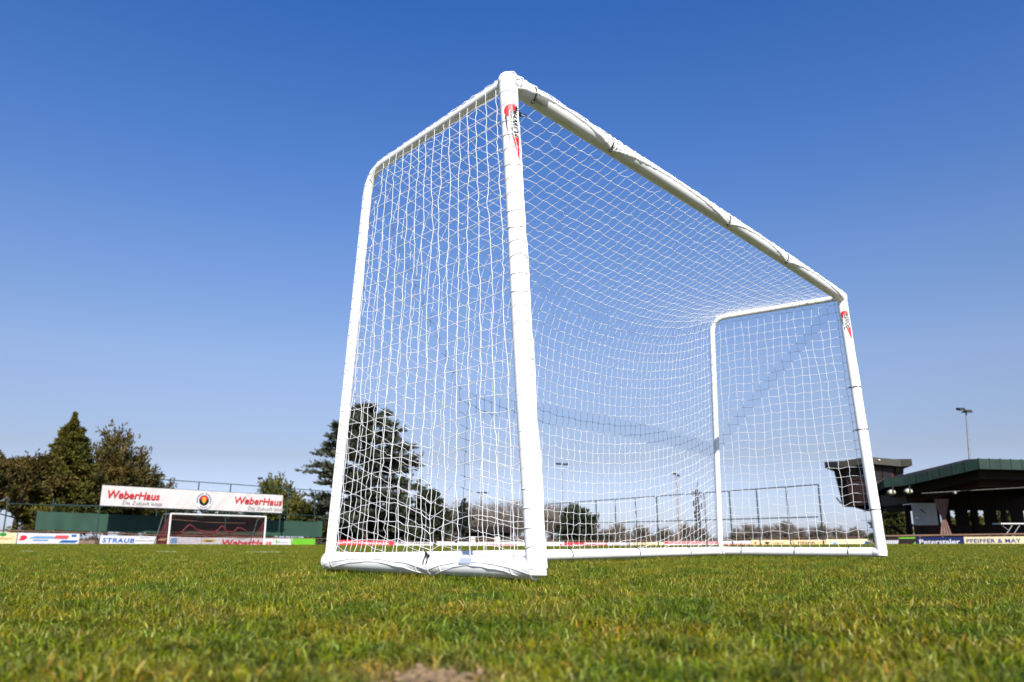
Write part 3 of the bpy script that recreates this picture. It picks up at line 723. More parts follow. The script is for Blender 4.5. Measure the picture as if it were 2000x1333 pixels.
tree('broad_bush', trunkbase(290, d + 6), fan_limbs(hpx(944, d + 6), 3.2, 55, 16, 0.15, 0.0), M['leaf_brown'],
     'low brownish bush behind the left half of the white banner', cat='bush', twigs=16, per=12, ln=0.4, wd=0.15, spread=0.6, seed=16)
d = 92
tree('broad_tree', trunkbase(535, d), fan_limbs(hpx(937, d), 3.0, 70, 17, 0.2, 0.0), M['leaf_olive'],
     'olive green round tree behind the right end of the banner', twigs=18, per=12, ln=0.42, wd=0.17, spread=0.6, seed=17)
tree('broad_bush', trunkbase(600, d - 8), fan_limbs(hpx(980, d - 8), 2.6, 60, 18, 0.1, 0.0), M['leaf_olive'],
     'yellow green bush beside the right end of the green screen', cat='bush', twigs=16, per=12, ln=0.36, wd=0.16, spread=0.6, seed=18)
for px, yt, sd, lb in ((345, 1001, 71, 'dark bush behind the green screen, left part of the far goal'), (415, 1003, 72, 'dark bush behind the green screen, middle of the far goal'), (480, 1006, 73, 'dark bush behind the green screen, right part of the far goal')):
    tree('broad_bush', trunkbase(px, 84), fan_limbs(hpx(yt - 6, 84), 2.9, 60, sd, 0.05, 0.0), M['leaf_dark'], lb, cat='bush', twigs=14, per=11, ln=0.4, wd=0.17, spread=0.6, seed=sd)
# big cedar
def cedar_prof(v):
    xs = [0, .1, .25, .4, .55, .7, .82, .92, 1]; ys = [4.2, 4.9, 4.9, 5.3, 4.9, 3.8, 3.3, 2.2, 0.6]
    return float(np.interp(v, xs, ys))
d = 80
tree('cedar_tree', trunkbase(708, d), conifer_limbs(hpx(786, d), cedar_prof, 155, 23, 0.12, 0.08), M['leaf_cedar'],
     'big dark spreading cedar seen through the side net of the goal', twigs=30, per=13, ln=0.42, wd=0.15, spread=0.8, flat=0.32, lift=0.12, seed=23, trunk_r=.4, trunk_h=hpx(790, d), t0=.22, limb_r=.07)
d = 84
for px, yt, rx, sd, lb in ((690, 985, 4.0, 61, 'dark shrub at the foot of the big cedar, its left side'), (770, 985, 3.6, 62, 'dark shrub at the foot of the big cedar, its right side')):
    tree('broad_bush', trunkbase(px, d), fan_limbs(hpx(yt, d), rx, 60, sd, 0.05, 0.0), M['leaf_dark'] if px > 700 else M['leaf_olive'], lb, cat='bush', twigs=16, per=12, ln=0.4, wd=0.17, spread=0.6, seed=sd)
d = 86
tree('conifer_tree', trunkbase(836, d), conifer_limbs(hpx(957, d), lambda v: 2.7 * (1 - v) ** 0.6 + .1, 130, 33, 0.3), M['leaf_dark'],
     'dark bushy evergreen just right of the big cedar', twigs=16, per=10, ln=0.36, wd=0.16, seed=33, spread=.8)
tree('conifer_tree', trunkbase(905, 100), conifer_limbs(hpx(972, 100), lambda v: 1.3 * (1 - v) ** 0.8 + .1, 80, 34, 0.1), M['leaf_dark'],
     'small narrow conifer poking out above the bare trees', twigs=10, per=8, ln=0.32, wd=0.14, seed=34)
tree('broad_tree', trunkbase(1132, 92), fan_limbs(hpx(990, 92), 2.4, 60, 35, 0.1, 0.0), M['leaf_dark'],
     'dark green round tree at the right end of the bare trees', twigs=16, per=11, ln=0.4, wd=0.17, spread=0.6, seed=35)
tree('conifer_tree', trunkbase(1745, 70), conifer_limbs(hpx(990, 70), lambda v: 1.5 * (1 - v) ** 0.7 + .3, 110, 36, 0.2), M['leaf_con'],
     'green conifer seen through the open left bay of the pavilion', twigs=12, per=9, ln=0.36, wd=0.15, seed=36)
tree('conifer_tree', trunkbase(2072, 66), conifer_limbs(hpx(822, 66), lambda v: 1.7 * (1 - v) ** 0.8 + .1, 130, 37, 0.05), M['leaf_dark'],
     'tall conifer whose tips reach in at the right edge above the pavilion', twigs=12, per=9, ln=0.4, wd=0.15, seed=37)
for px, yt, sd, lb in ((1893, 1004, 81, 'green bush seen through the narrow rear windows of the pavilion, left one'), (1960, 1002, 82, 'green bush seen through the narrow rear windows of the pavilion, right one')):
    tree('broad_bush', trunkbase(px, 63), fan_limbs(hpx(yt, 63), 1.6, 45, sd, 0.05, 0.0), M['leaf_con'], lb, cat='bush', twigs=12, per=10, ln=0.36, wd=0.15, spread=0.6, seed=sd)
# bare trees
ORD = ['first', 'second', 'third', 'fourth', 'fifth', 'sixth', 'seventh', 'eighth', 'ninth', 'tenth', 'eleventh', 'twelfth', 'thirteenth', 'fourteenth', 'fifteenth']
def ordinal_label(k, px):
    if k < 12: return 'leafless brown tree, %s from the left in the row by the clubhouse' % ORD[k]
    if px > 1150: return 'small leafless tree low on the horizon, %s to the right of the dark round tree' % ORD[k - 12]
    return {246: 'small leafless tree behind the screen, below the spiky brown tree', 62: 'pale leafless tree showing beside the bare trunk at the left edge'}.get(px, 'small leafless tree behind the right part of the far goal')
for k, (px, yt, dd) in enumerate([(868, 988, 112), (888, 984, 106), (922, 990, 110), (940, 986, 104), (966, 980, 108), (990, 984, 112), (1012, 976, 106), (1036, 984, 110), (1058, 990, 104), (1078, 984, 112), (1098, 990, 108), (1112, 996, 104),
                  (1155, 1022, 118), (1185, 1036, 130), (1208, 1026, 128), (1250, 1030, 130), (1300, 1032, 135), (1345, 1026, 130), (1372, 1034, 138), (1445, 1034, 130), (1468, 1024, 126), (1505, 1028, 134), (1535, 1022, 124), (1560, 1032, 134), (1605, 1026, 128), (1640, 1034, 136), (1675, 1032, 128), (246, 1030, 120), (62, 1020, 110), (470, 1036, 118)]):
    if k < 12: lb, grp = 'leafless brown tree in the row behind the far boards, seen through the goal', 'bare trees behind the far boards'
    elif px > 1150: lb, grp = 'small leafless tree far off on the horizon behind the tall green fence', 'small bare trees on the horizon'
    else: lb, grp = 'small leafless tree behind the green screen on the left', 'small bare trees behind the screen'
    h = hpx(yt, dd, px); lb = ordinal_label(k, px)
    tree('bare_tree', trunkbase(px, dd), fan_limbs(h, h * (0.38 if k < 12 else 0.6), 46, 100 + k, 0.12, 0.15), M['twig'], lb, twigs=13, per=9, ln=0.40, wd=0.045 if k < 12 else .055, spread=0.45, lift=0.3, seed=100 + k, group=grp, barkm=M['twig'], trunk_r=.14, limb_r=.03, t0=.15)

def far_woods():
    g = np.random.default_rng(12); n = 60000; d = g.uniform(150, 185, n); px = g.uniform(-150, 2150, n)
    top = 1.1 + .7 * np.sin(px * .021) + .5 * np.sin(px * .057 + 2) + .5 * np.sin(px * .13)
    z = -0.6 + np.abs(g.normal(0, .5, n)).clip(0, 1) * np.maximum(top, .8) * g.uniform(.3, 1, n)
    pos = np.stack([(px - 1000) / 1540 * d, d, z], 1); dr = g.normal(0, .5, (n, 3)); dr[:, 2] += 1
    V, Q = leaf_quads(pos, dr, .9, .22, g)
    tag(link('far_woods', np_mesh('far_woods', V, Q, mats=[leafmat('far_thicket', (0.13, 0.085, 0.055), (0.07, 0.06, 0.04), .08)])), 'low brown thicket along the horizon', 'woods', kind='stuff')
far_woods()

# ------------------------------------------------------------------ boards round the pitch
def shape_on(mb, a, b, u, z, polys, off=0.012, mi=0, th=0.006):
    """flat shapes (x along the board, y up) laid on an upright board a-b around fraction u, height z"""
    a2, b2 = Vector(a[:2]), Vector(b[:2]); dv = (b2 - a2); L = dv.length; dv.normalize(); n = Vector((dv.y, -dv.x))
    if n.dot(a2) > 0: n = -n
    for vs, fs in polys:
        V = [(*(a2 + dv * (u * L + x) + n * off), z + y) for x, y in vs]; mb.add(V, fs, mi)
def ellipse(rx, ry, n=20, cx=0, cy=0): return [([(cx + rx * cos(2 * pi * i / n), cy + ry * sin(2 * pi * i / n)) for i in range(n)], [tuple(range(n))])]
def rect(w, h, cx=0, cy=0, sk=0): return [([(cx - w / 2 - sk, cy - h / 2), (cx + w / 2 - sk, cy - h / 2), (cx + w / 2 + sk, cy + h / 2), (cx - w / 2 + sk, cy + h / 2)], [(0, 1, 2, 3)])]
def board(x0, x1, y0, y1, d0, d1, col, label, marks=(), extra=0.30):
    """board between photo columns x0..x1, top edge rows y0,y1, at depths d0,d1. marks: (name, material, fraction, height fraction, polys)"""
    a, b = P(x0, y0, d0), P(x1, y1, d1); zb0, zb1 = gz(d0, x0), gz(d1, x1)
    root = empty('advertising_board', ((a.x + b.x) / 2, (a.y + b.y) / 2, (zb0 + zb1) / 2), label, 'advertising board', 'advertising boards around the pitch')
    MB().slab(a, b, 0.03, zb0 + 0.04, a.z, zb1 + 0.04, b.z).build('panel', col, root)
    L = (Vector(b[:2]) - Vector(a[:2])).length; fr = MB()
    for u in np.linspace(0.04, 0.96, max(2, int(L / 2))):
        p = lerp(a, b, u); MB().tube([(p.x, p.y + .07, zb0 - .2), (p.x, p.y + .07, p.z - .04)], 0.025, 6).build('stand', M['steel'], root)
    for k, (nm, m, u, hz, polys) in enumerate(marks):
        mb = MB(); p = lerp(a, b, u); slope = (b.z - a.z) / L
        polys = [([(x, y + slope * x) for x, y in vs], fs) for vs, fs in polys]
        shape_on(mb, a, b, u, p.z - hz, polys, 0.005 + 0.003 * (k + 1)); mb.build(nm, m, root)
    return root, a, b
def T(s, w, h, **k): return [text_fit(s, w, h, **k)]
def scr(n, w, h, seed):
    """small unreadable dashes standing for small print"""
    g = random.Random(seed); out = []; x = -w / 2
    while x < w / 2:
        q = g.uniform(.05, .16) * w / n * 4; out += rect(q * .7, h * g.uniform(.5, 1), x + q / 2, g.uniform(-.1, .1) * h); x += q
    return out
def bd(x):   # depth of the board line behind the far goal for a photo column
    r = (x - 1000) / 1540; t = (r * 57 + 24.7) / (0.618 - 0.786 * r); return 57 + .786 * t
def LB(x0, x1, y0, y1, *a, **k): return board(x0, x1, y0, y1, bd(x0), bd(x1), *a, **k)
LB(-40, 34, 1039, 1041, B['cream'], 'pale cream board with green dot and orange script at the left edge', [('emblem', B['dgreen'], .62, .12, ellipse(.2, .1)), ('lettering', B['orange'], .62, .34, T('Badnerl', 1.1, .16, shear=.3))])
LB(36, 156, 1041, 1043, B['white'], 'white board with red ball, pink block and blue swirls, left part', [('emblem', B['red'], .09, .27, ellipse(.2, .13)), ('swirl', B['red'], .06, .40, ellipse(.18, .05)), ('wave', B['lblue'], .42, .25, rect(1.5, .13, sk=.2)), ('wave', B['lblue'], .36, .42, rect(.9, .08)),
   ('block', B['pink'], .70, .22, rect(.8, .2, sk=.05)), ('wave', B['blue'], .82, .48, rect(1.0, .14, sk=.1)), ('block', B['blue'], .90, .12, rect(.3, .12))])
LB(197, 306, 1046, 1048, B['white'], 'white board with big blue capital letters', [('lettering', B['blue'], .315, .31, T('STRAUB', 2.15, .30, shear=.12, bold=.035, spacing=1.15)), ('small_print', M['grey'], .78, .10, scr(5, .7, .06, 1)), ('small_print', M['grey'], .78, .30, scr(8, 1.3, .08, 2))])
LB(307, 329, 1048, 1048.5, B['black'], 'short dark board with pale stripe between the blue lettered board and the far goal', [('stripe', B['sand'], .5, .2, rect(.5, .14, sk=.1))])
LB(330, 394, 1048.5, 1050, B['white'], 'white board with pale blue mark behind the left post of the far goal', [('emblem', B['lblue'], .16, .28, rect(.45, .34)), ('lettering', M['grey'], .08, .3, T('E', .15, .25))])
LB(395, 534, 1050, 1052, B['white'], 'white board with yellow logo and large red lettering under the far goal', [('logo_bar', B['yellow'], .09, .22, rect(.95, .14, sk=.08)), ('logo_mark', B['black'], .09, .27, rect(.5, .08, sk=.06)), ('lettering', B['red'], .62, .36, T('WeberHaus', 4.4, .46, shear=.15, bold=.03)), ('small_print', M['grey'], .5, .06, scr(5, .9, .05, 3))])
LB(535, 572, 1052, 1052.5, B['white'], 'white board with small green leaf emblem and grey script', [('emblem', B['green'], .15, .25, ellipse(.09, .16)), ('emblem', B['dgreen'], .27, .27, ellipse(.05, .07)), ('lettering', M['grey'], .55, .28, T('allou', .7, .14, shear=.2)), ('emblem', B['green'], .93, .25, rect(.16, .4, sk=-.05))])
LB(573, 616, 1052, 1053, B['green'], 'plain bright green board left of the goal frame')
# boards on the far touchline, seen through the goal
def FB(x0, x1, y0, y1, *a, d=84, **k): return board(x0, x1, y0, y1, d, d, *a, **k)
FB(658, 769, 1055, 1057, B['red'], 'long red board with white lettering seen through the side net', [('lettering', B['white'], .3, .22, scr(6, 2.6, .15, 4)), ('lettering', B['white'], .72, .25, T('WERKER', 2.2, .2, bold=.02)), ('stripe', B['white'], .5, .53, rect(5.6, .12))], d=76)
FB(772, 845, 1057, 1058, B['white'], 'white board with black marks right of the red board in the side net', [('lettering', B['black'], .5, .2, scr(9, 3.2, .16, 5)), ('stripe', B['black'], .5, .04, rect(3.8, .07))], d=79)
FB(853, 944, 1058, 1059, B['white'], 'plain white board with two dark dots below the low building', [('dot', B['black'], .42, .05, ellipse(.18, .08)), ('dot', B['black'], .86, .05, ellipse(.16, .07))], d=82)
FB(945, 1018, 1059, 1059, B['white'], 'white board with red lettering just left of the near front post', [('lettering', B['red'], .5, .25, T('Udo Kölmel', 3.2, .3, shear=.2, bold=.02))], d=82)
FB(1019, 1102, 1059, 1059, B['white'], 'plain white board partly behind the near front post', [('dot', B['red'], .92, .28, ellipse(.15, .12))])
FB(1103, 1185, 1060, 1060, B['red'], 'red board with white script seen through the back net', [('lettering', B['white'], .32, .3, T('Sport', 1.2, .28, shear=.3, bold=.03)), ('stripe', B['white'], .72, .08, rect(2.2, .1))])
FB(1186, 1238, 1060, 1060, B['white'], 'white board with thin red lettering right of the red script board', [('lettering', B['red'], .55, .2, T('Mode Ritter', 2.0, .16))])
FB(1239, 1296, 1060, 1059, B['cream'], 'pale cream board with faint small print in the back net', [('small_print', B['orange'], .5, .2, scr(7, 2.0, .08, 8))])
FB(1297, 1404, 1058, 1058, B['white'], 'white board with red band left of the rear goal post', [('stripe', B['red'], .5, .14, rect(5.6, .22)), ('lettering', B['white'], .5, .14, scr(12, 4.6, .08, 9))])
FB(1412, 1466, 1057, 1057, B['white'], 'white board with bold red words right of the rear goal post', [('lettering', B['red'], .5, .34, T('REIFEN', 2.6, .2, bold=.03)), ('small_print', M['grey'], .5, .13, scr(7, 2.2, .08, 10))], d=82)
FB(1467, 1548, 1055, 1055, B['sand'], 'orange tinted board with red and black marks in the far side net', [('emblem', B['red'], .1, .3, rect(.22, .2, sk=.06)), ('emblem', B['black'], .38, .28, ellipse(.22, .14)), ('small_print', B['black'], .62, .3, scr(4, 1.1, .1, 11))], d=80)
FB(1549, 1612, 1055, 1055, B['sand'], 'sand coloured board with black capitals in the far side net', [('lettering', B['black'], .42, .26, T('ESSER', 1.7, .2, bold=.02)), ('small_print', B['orange'], .85, .25, scr(4, .7, .1, 12))], d=78)
FB(1613, 1706, 1054, 1053, B['cream'], 'cream board with two blue balls beside the far front post', [('emblem', B['lblue'], .18, .4, ellipse(.22, .16)), ('emblem', B['lblue'], .84, .4, ellipse(.22, .16)), ('small_print', M['grey'], .5, .18, scr(9, 3.0, .07, 13))], d=76)
def RBd(x): return 1 / (1 / 40 + (1 / 36 - 1 / 40) * (x - 1712) / 318)
def RB_(x0, x1, y0, y1, *a, **k): return board(x0, x1, y0, y1, RBd(x0), RBd(x1), *a, **k)
RB_(1712, 1755, 1051, 1050, B['dark'], 'dark brown board with a row of white figures right of the far front post', [('figure', B['white'], .28 + .09 * i, .30, rect(.07, .34, sk=.05)) for i in range(8)])
RB_(1756, 1787, 1050, 1049.5, B['green'], 'board half dark and half bright green left of the navy board', [('stripe', B['dark'], .34, .22, rect(.9, .3, sk=.2)), ('small_print', B['sand'], .5, .36, scr(3, .8, .07, 14))])
RB_(1788, 1881, 1050, 1049, B['navy'], 'navy board with white old style lettering under the pavilion', [('lettering', B['white'], .5, .21, T('Peterstaler', 1.72, .22, bold=.02))])
RB_(1882, 2030, 1049, 1047.5, B['cream'], 'cream board with bold blue capitals at the right edge', [('lettering', mat('royal_blue_print', lin((40, 60, 140)), .5), .395, .19, T('PFEIFFER & MAY', 2.15, .18, bold=.02, spacing=1.08))])

# handrails round the pitch
def railing(pts, r, m, label, npost, group='handrails around the pitch'):
    a = pts[0]; root = empty('railing', (a.x, a.y, gz(a.y)), label, 'railing', group)
    MB().tube(pts, r, 8).build('rail', m, root)
    for i in range(npost):
        p = resample(pts, npost)[i]; MB().tube([(p.x, p.y, gz(p.y, proj(p)[0]) - .1), (p.x, p.y, p.z)], r * .8, 6).build('post', m, root)
railing([P(x, y, bd(x) + .9) for x, y in ((-40, 1035.5), (157, 1040.5), (329, 1045.5), (480, 1049.5), (640, 1053))], .035, M['brail'], 'brown tubular handrail above the boards at the left end', 12)
railing([P(x, y, 86) for x, y in ((645, 1052), (900, 1054), (1180, 1057), (1404, 1055))], .035, M['brail'], 'brown handrail above the far boards seen through the goal', 14)
railing([P(x, y, dd) for x, y, dd in ((1404, 1054, 86), (1560, 1051, 82), (1706, 1049.5, 78))], .035, M['brail'], 'brown handrail above the sand coloured boards', 10)
railing([P(x, y, RBd(x) + .8) for x, y in ((1712, 1048), (1860, 1045.8), (2030, 1043.5))], .05, M['brail'], 'thick brown handrail in front of the pavilion', 8)
# brick steps showing in the gap between boards
a, b = P(150, 1047, bd(150) + 3), P(205, 1048, bd(205) + 3); MBs = MB()
for i in range(4): MBs.slab(a, b, .4, gz(60) - .1, gz(60) + .18 * (i + 1), off=.38 * i)
tag(MBs.build('steps', M['brick']), 'low pale brick steps in the gap between the white boards', 'steps')

# ------------------------------------------------------------------ banner, green screen, ball fence, far goal
def banner():
    TL, TR, BL, BR = P(200, 948, bd(200) + 3), P(553, 968, bd(553) + 3), P(196, 987.5, bd(200) + 3), P(551, 1002.5, bd(553) + 3)
    BL = Vector((TL.x, TL.y, BL.z)); BR = Vector((TR.x, TR.y, BR.z))
    root = empty('banner', (TL + TR) / 2 * 1.0 - Vector((0, 0, 4)), 'long white banner with red lettering and round club crest above the far goal', 'banner')
    dv = (TR - TL); dv.z = 0; L = dv.length; dv.normalize(); n = Vector((dv.y, -dv.x, 0)); n = n if n.y < 0 else -n
    NX, NY = 120, 8; V = []; fold = lambda u, v: .014 * sin(u * 60 + 5 * v) * (sin(u * 7) ** 2) + .010 * sin(u * 140 + 9 * v) * (.3 + .7 * v) 
    for j in range(NY + 1):
        for i in range(NX + 1):
            u, v = i / NX, j / NY; p = lerp(lerp(TL, TR, u), lerp(BL, BR, u), v) + n * (fold(u, v)); V.append(p)
    F = [(j * (NX + 1) + i, (j + 1) * (NX + 1) + i, (j + 1) * (NX + 1) + i + 1, j * (NX + 1) + i + 1) for j in range(NY) for i in range(NX)]
    cl = MB(); cl.add(V, F, 0, True); cl.build('cloth', M['banner'], root)
    def put(name, m, u, v, polys, off=.055):
        mb = MB(); c = lerp(lerp(TL, TR, u), lerp(BL, BR, u), v); st = ((TR.z - TL.z) * (1 - v) + (BR.z - BL.z) * v) / L
        for vs, fs in polys: mb.add([c + dv * x + n * off + Vector((0, 0, y + st * x)) for x, y in vs], fs)
        return mb.build(name, m, root)
    red = mat('dark_red_print', lin((200, 35, 40)), .6)
    put('lettering', red, .155, .42, T('WeberHaus', 3.8, .56, shear=.18, bold=.02)); put('lettering', red, .845, .40, T('WeberHaus', 4.4, .56, shear=.18, bold=.02))
    put('small_lettering', M['grey'], .20, .80, T('Die Zukunft leben', 2.9, .28, shear=.2)); put('small_lettering', M['grey'], .895, .80, T('Die Zukunft leben', 3.4, .28, shear=.2))
    put('crest_disc', B['white'], .52, .50, ellipse(.76, .68, 32), .06)
    ring = []
    for i in range(15):
        an = pi * (1.12 - 1.24 * i / 14); ca, sa = cos(an), sin(an)
        for rr in ((.66, .84),):
            q = [(.93 * rr[0] * ca - sa * .035 * w, .84 * rr[0] * sa + ca * .035 * w) for w in (-1, 1)] + [(.93 * rr[1] * ca - sa * .065 * w, .84 * rr[1] * sa + ca * .065 * w) for w in (1, -1)]
            if i != 7: ring.append((q, [(0, 1, 2, 3)]))
    for i in range(4):
        an = pi * (1.38 + .24 * i / 3); ca, sa = cos(an), sin(an); ring += rect(.1, .13, .74 * ca, .68 * sa)
    sc = lambda pl: [([(x * .80, y * .80) for x, y in vs], fs) for vs, fs in pl]
    put('crest_lettering', B['black'], .52, .50, sc(ring), .066)
    put('crest_field', B['black'], .52, .50, sc(ellipse(.52, .50, 24, 0, -.02)), .066)
    put('crest_field_top', B['red'], .52, .50, sc(ellipse(.40, .26, 20, 0, .16)), .070)
    put('crest_shield', B['yellow'], .52, .50, sc([([(-.17, .28), (.17, .28), (.17, -.15), (0, -.32), (-.17, -.15)], [(0, 1, 2, 3, 4)])]), .074)
    put('crest_charge', B['orange'], .52, .50, rect(.12, .3), .078)
    fr = MB()
    for u in (.005, .33, .66, .995):
        p = lerp(TL, TR, u) - n * .12; q = lerp(BL, BR, u)
        MB().tube([(p.x, p.y, gz(p.y) - .1), (p.x, p.y, p.z)], .05, 8).build('post', M['gsteel'], root)
    for a, b in ((TL, TR), (BL, BR)): fr.tube([a - n * .1, b - n * .1], .035, 6)
    fr.build('frame', M['gsteel'], root)
banner()
def screen():
    D = lambda x: bd(x) + 5
    xs = [74, 140, 210, 290, 360, 430, 500, 570, 630]; top = lambda x: 998.5 + (x - 74) / 556 * 21; bot = lambda x: 1035.5 + (x - 74) / 556 * 14
    a, b = P(74, 1000, D(74)), P(630, 1020, D(630)); root = empty('privacy_screen', (a.x, a.y, gz(a.y)), 'dark green tarpaulin screen stretched behind the far goal', 'privacy screen')
    N = 150; V = []
    for i in range(N + 1):
        x = 74 + 556 * i / N; sg = 1.2 * abs(sin(i / N * pi * 11))
        w = 0.03 * sin(i * .23) + .02 * sin(i * .71 + 1) * sin(i * .09)
        for j in range(5):
            p = P(x, top(x) + sg, D(x)); q = P(x, bot(x), D(x)); r = lerp(p, q, j / 4); V.append((p.x + w * .5 * (j / 4 + .2), p.y - w * (j / 4 + .2), r.z))
    F = [(i * 5 + j, i * 5 + j + 1, (i + 1) * 5 + j + 1, (i + 1) * 5 + j) for i in range(N) for j in range(4)]
    MB().add(V, F, 0, True).build('cloth', M['tarp'], root)
    for x in xs:
        p = P(x, top(x) - 2, D(x) + .12); MB().tube([(p.x, p.y, gz(p.y) - .1), p], .035, 6).build('post', M['gsteel'], root)
    MB().tube([P(20, 984, D(20) + .1), P(197, 990, D(197) + .1)], .035, 6).build('rail', M['gsteel'], root)
screen()
def ball_fence(name, pts, posts, rails, m, label, r=.045, slack=0):
    """posts: (px, ytop, ybottom or None, depth)"""
    a = P(posts[0][0], 1057, posts[0][2]); root = empty(name, (a.x, a.y, gz(a.y)), label, 'fence')
    for px, yt, d in posts:
        p = P(px, yt, d); MB().tube([(p.x, p.y, gz(d, px) - .1), p], r, 8).build('post', m, root)
    for rl in rails: MB().tube([P(x, y, d) for x, y, d in rl], r * .75, 6).build('rail', m, root)
    return root
DD = lambda x: bd(x) + 9
ball_fence('ball_fence', None, [(x, y, DD(x)) for x, y in ((17, 970), (105, 975), (313, 937), (389, 941), (451, 946), (510, 950), (564, 954), (617, 958))],
           [[(313, 937, DD(313)), (451, 946, DD(451)), (640, 960, DD(640))], [(100, 985, DD(100)), (340, 995, DD(340)), (640, 1009, DD(640))]], M['gsteel'],
           'tall green ball fence behind the white banner', .05)
RDp = lambda x: 92 - (x - 1070) / 528 * 32
rt = lambda x: 985 - (x - 1070) / 528 * 38
rm = lambda x: 1022 - (x - 1165) / 433 * 12
ball_fence('ball_fence', None, [(x, rt(x), RDp(x)) for x in (1094, 1129, 1164, 1201, 1241, 1282, 1375, 1424, 1477, 1535, 1598)],
           [[(x, rt(x), RDp(x)) for x in (1070, 1330, 1598)], [(x, rm(x), RDp(x)) for x in (1165, 1380, 1598)]], M['gsteel'],
           'tall green ball fence on the far side, seen through the back net', .06)

def far_goal():
    d1, d2 = 52.4, 58.1; a, b = P(334, 1004, d1), P(519.5, 1010, d2); za, zb = gz(d1, 334), gz(d2, 519)
    root = empty('football_goal', (a.x, a.y, za), 'distant white football goal with dark red net under the banner', 'football goal')
    MB().tube([(a.x, a.y, za), a], .06, 12).build('post', M['white'], root); MB().tube([(b.x, b.y, zb), b], .06, 12).build('post', M['white'], root)
    MB().tube([a, b], .06, 12).build('crossbar', M['white'], root)
    dv = (b - a); dv.z = 0; L = dv.length; dv.normalize(); n = Vector((-dv.y, dv.x, 0)); n = n if n.y > 0 else -n
    nm = NetMesh(); NU, NV = 74, 25; rows = []
    G = np.zeros((NU, NV, 3))
    for i in range(NU):
        for j in range(NV):
            u, v = i / (NU - 1), j / (NV - 1); dep = 1.9 * (v ** .75) ; p = lerp(a, b, u) + n * dep; z = lerp(a, b, u).z * (1 - v) + (za + .02) * v
            G[i, j] = (p.x, p.y, z - .10 * sin(pi * v) * sin(pi * u))
    redn = mat('dark_red_net_cord', (0.22, 0.028, 0.035), .8)
    for ax in (0, 1):
        A, Bq = (G[:-1], G[1:]) if ax == 0 else (G[:, :-1], G[:, 1:]); nm.add(np.stack([A.reshape(-1, 3), Bq.reshape(-1, 3)], 1), .010, 4)
    for p, q in ((a, za), (b, zb)):
        S_ = [[(Vector((p.x, p.y, 0)) + n * (1.9 * (j / 24) ** .75 * k / 9)) for k in range(10)] for j in range(25)]
        Z = [[p.z * (1 - j / 24) + (q + .02) * j / 24] * 10 for j in range(25)]
        H = np.array([[(S_[j][k].x, S_[j][k].y, Z[j][k]) for k in range(10)] for j in range(25)])
        for A, Bq in ((H[:-1], H[1:]), (H[:, :-1], H[:, 1:])): nm.add(np.stack([A.reshape(-1, 3), Bq.reshape(-1, 3)], 1), .010, 4)
    o = nm.build('net', root); o.data.materials[0] = redn
    # gathered net bunched into swags, and the ochre tension line
    sw = [(.10, .80), (.20, .78), (.30, .50), (.38, .66), (.50, .76), (.56, .74), (.64, .52), (.70, .70), (.76, .72), (.82, .56), (.93, .68)]
    def at(u, v, back=1.3): p = lerp(a, b, u) + n * back; return Vector((p.x, p.y, lerp(a, b, u).z - v * 2.0 + .35))
    pts = [at(u, v) for u, v in sw]; sm = []
    for i in range(len(pts) - 1):
        for k in range(6):
            t = k / 6; s_ = t * t * (3 - 2 * t); q = lerp(pts[i], pts[i + 1], t); q.z = pts[i].z * (1 - s_) + pts[i + 1].z * s_; sm.append(q)
    MB().tube(sm, [.05 + .02 * abs(sin(i * .37)) for i in range(len(sm))], 6).build('net_swag', mat('red_bunched_net', (0.20, 0.025, 0.035), .8), root)
    MB().tube([at(.12, .33, 1.4), at(.5, .40, 1.4), at(.9, .40, 1.4)], .025, 6).build('net_line', M['brail'], root)
    for p, q in ((a, za), (b, zb)):
        MB().tube([p, p + n * .9, p + n * 1.0 + Vector((0, 0, -.2)), Vector((p.x, p.y, q)) + n * 1.9], .03, 8).build('net_stay', M['steel'], root)
far_goal()

# ------------------------------------------------------------------ lamp masts, lattice mast
def mast(px, yt, d, label, heads=((-.5, 0), (.5, 0)), r=.09, m=None, tip=None, sc=1.0):
    p = P(px, yt, d); b = Vector((p.x, p.y, gz(d, px) - .1)); 
    if tip is not None: q = P(tip, 1057, d); b.x = q.x
    root = empty('floodlight_mast', b, label, 'floodlight mast', 'floodlight masts around the ground')
    MB().tube([b, lerp(b, p, .5), p], [r, r * .8, r * .55], 10).build('pole', m or M['steel'], root)
    MB().tube([p + Vector((heads[0][0] * sc, 0, 0)), p + Vector((heads[-1][0] * sc, 0, 0))], .04 * sc, 6).build('crossarm', M['dark'], root)
    for hx, hy in heads:
        c = p + Vector((hx * sc, -.1, .08 * sc + hy)); w, h2, t_ = .34 * sc, .20 * sc, .16 * sc
        mb = MB(); mb.hexa([c + Vector(v) for v in ((-w * .7, -h2, -t_), (w * .7, -h2, -t_), (w, h2, -t_ * .2), (-w, h2, -t_ * .2), (-w * .7, -h2, t_ * .2), (w * .7, -h2, t_ * .2), (w, h2, t_), (-w, h2, t_))])
        mb.build('lamp_head', M['dark'], root)
    return root
mast(1887, 806, 62, 'tall pale mast with dark floodlight behind the pavilion roof', heads=((-.42, .16), (.12, .0)), r=.11, tip=1905, sc=.95)
mast(1098, 908, 95, 'mast with two splayed lamps standing above the dark round tree, in the back net', heads=((-.45, .0), (.45, -.05)), r=.05, sc=.95)
mast(1321, 927, 88, 'brownish mast with small lamp pair behind the far ball fence', heads=((-.3, 0), (.25, -.2)), r=.11, m=mat('wooden_pole', (.30, .20, .12), .8), sc=.7, tip=1326)
mast(940, 964, 104, 'lamp mast above the low building in the side net', heads=((-.5, 0), (.3, 0), (.85, 0)), r=.05, sc=.75)
mast(508, 936, 88, 'small lamp mast behind the right half of the banner', heads=((0, 0),), r=.04, sc=.8)
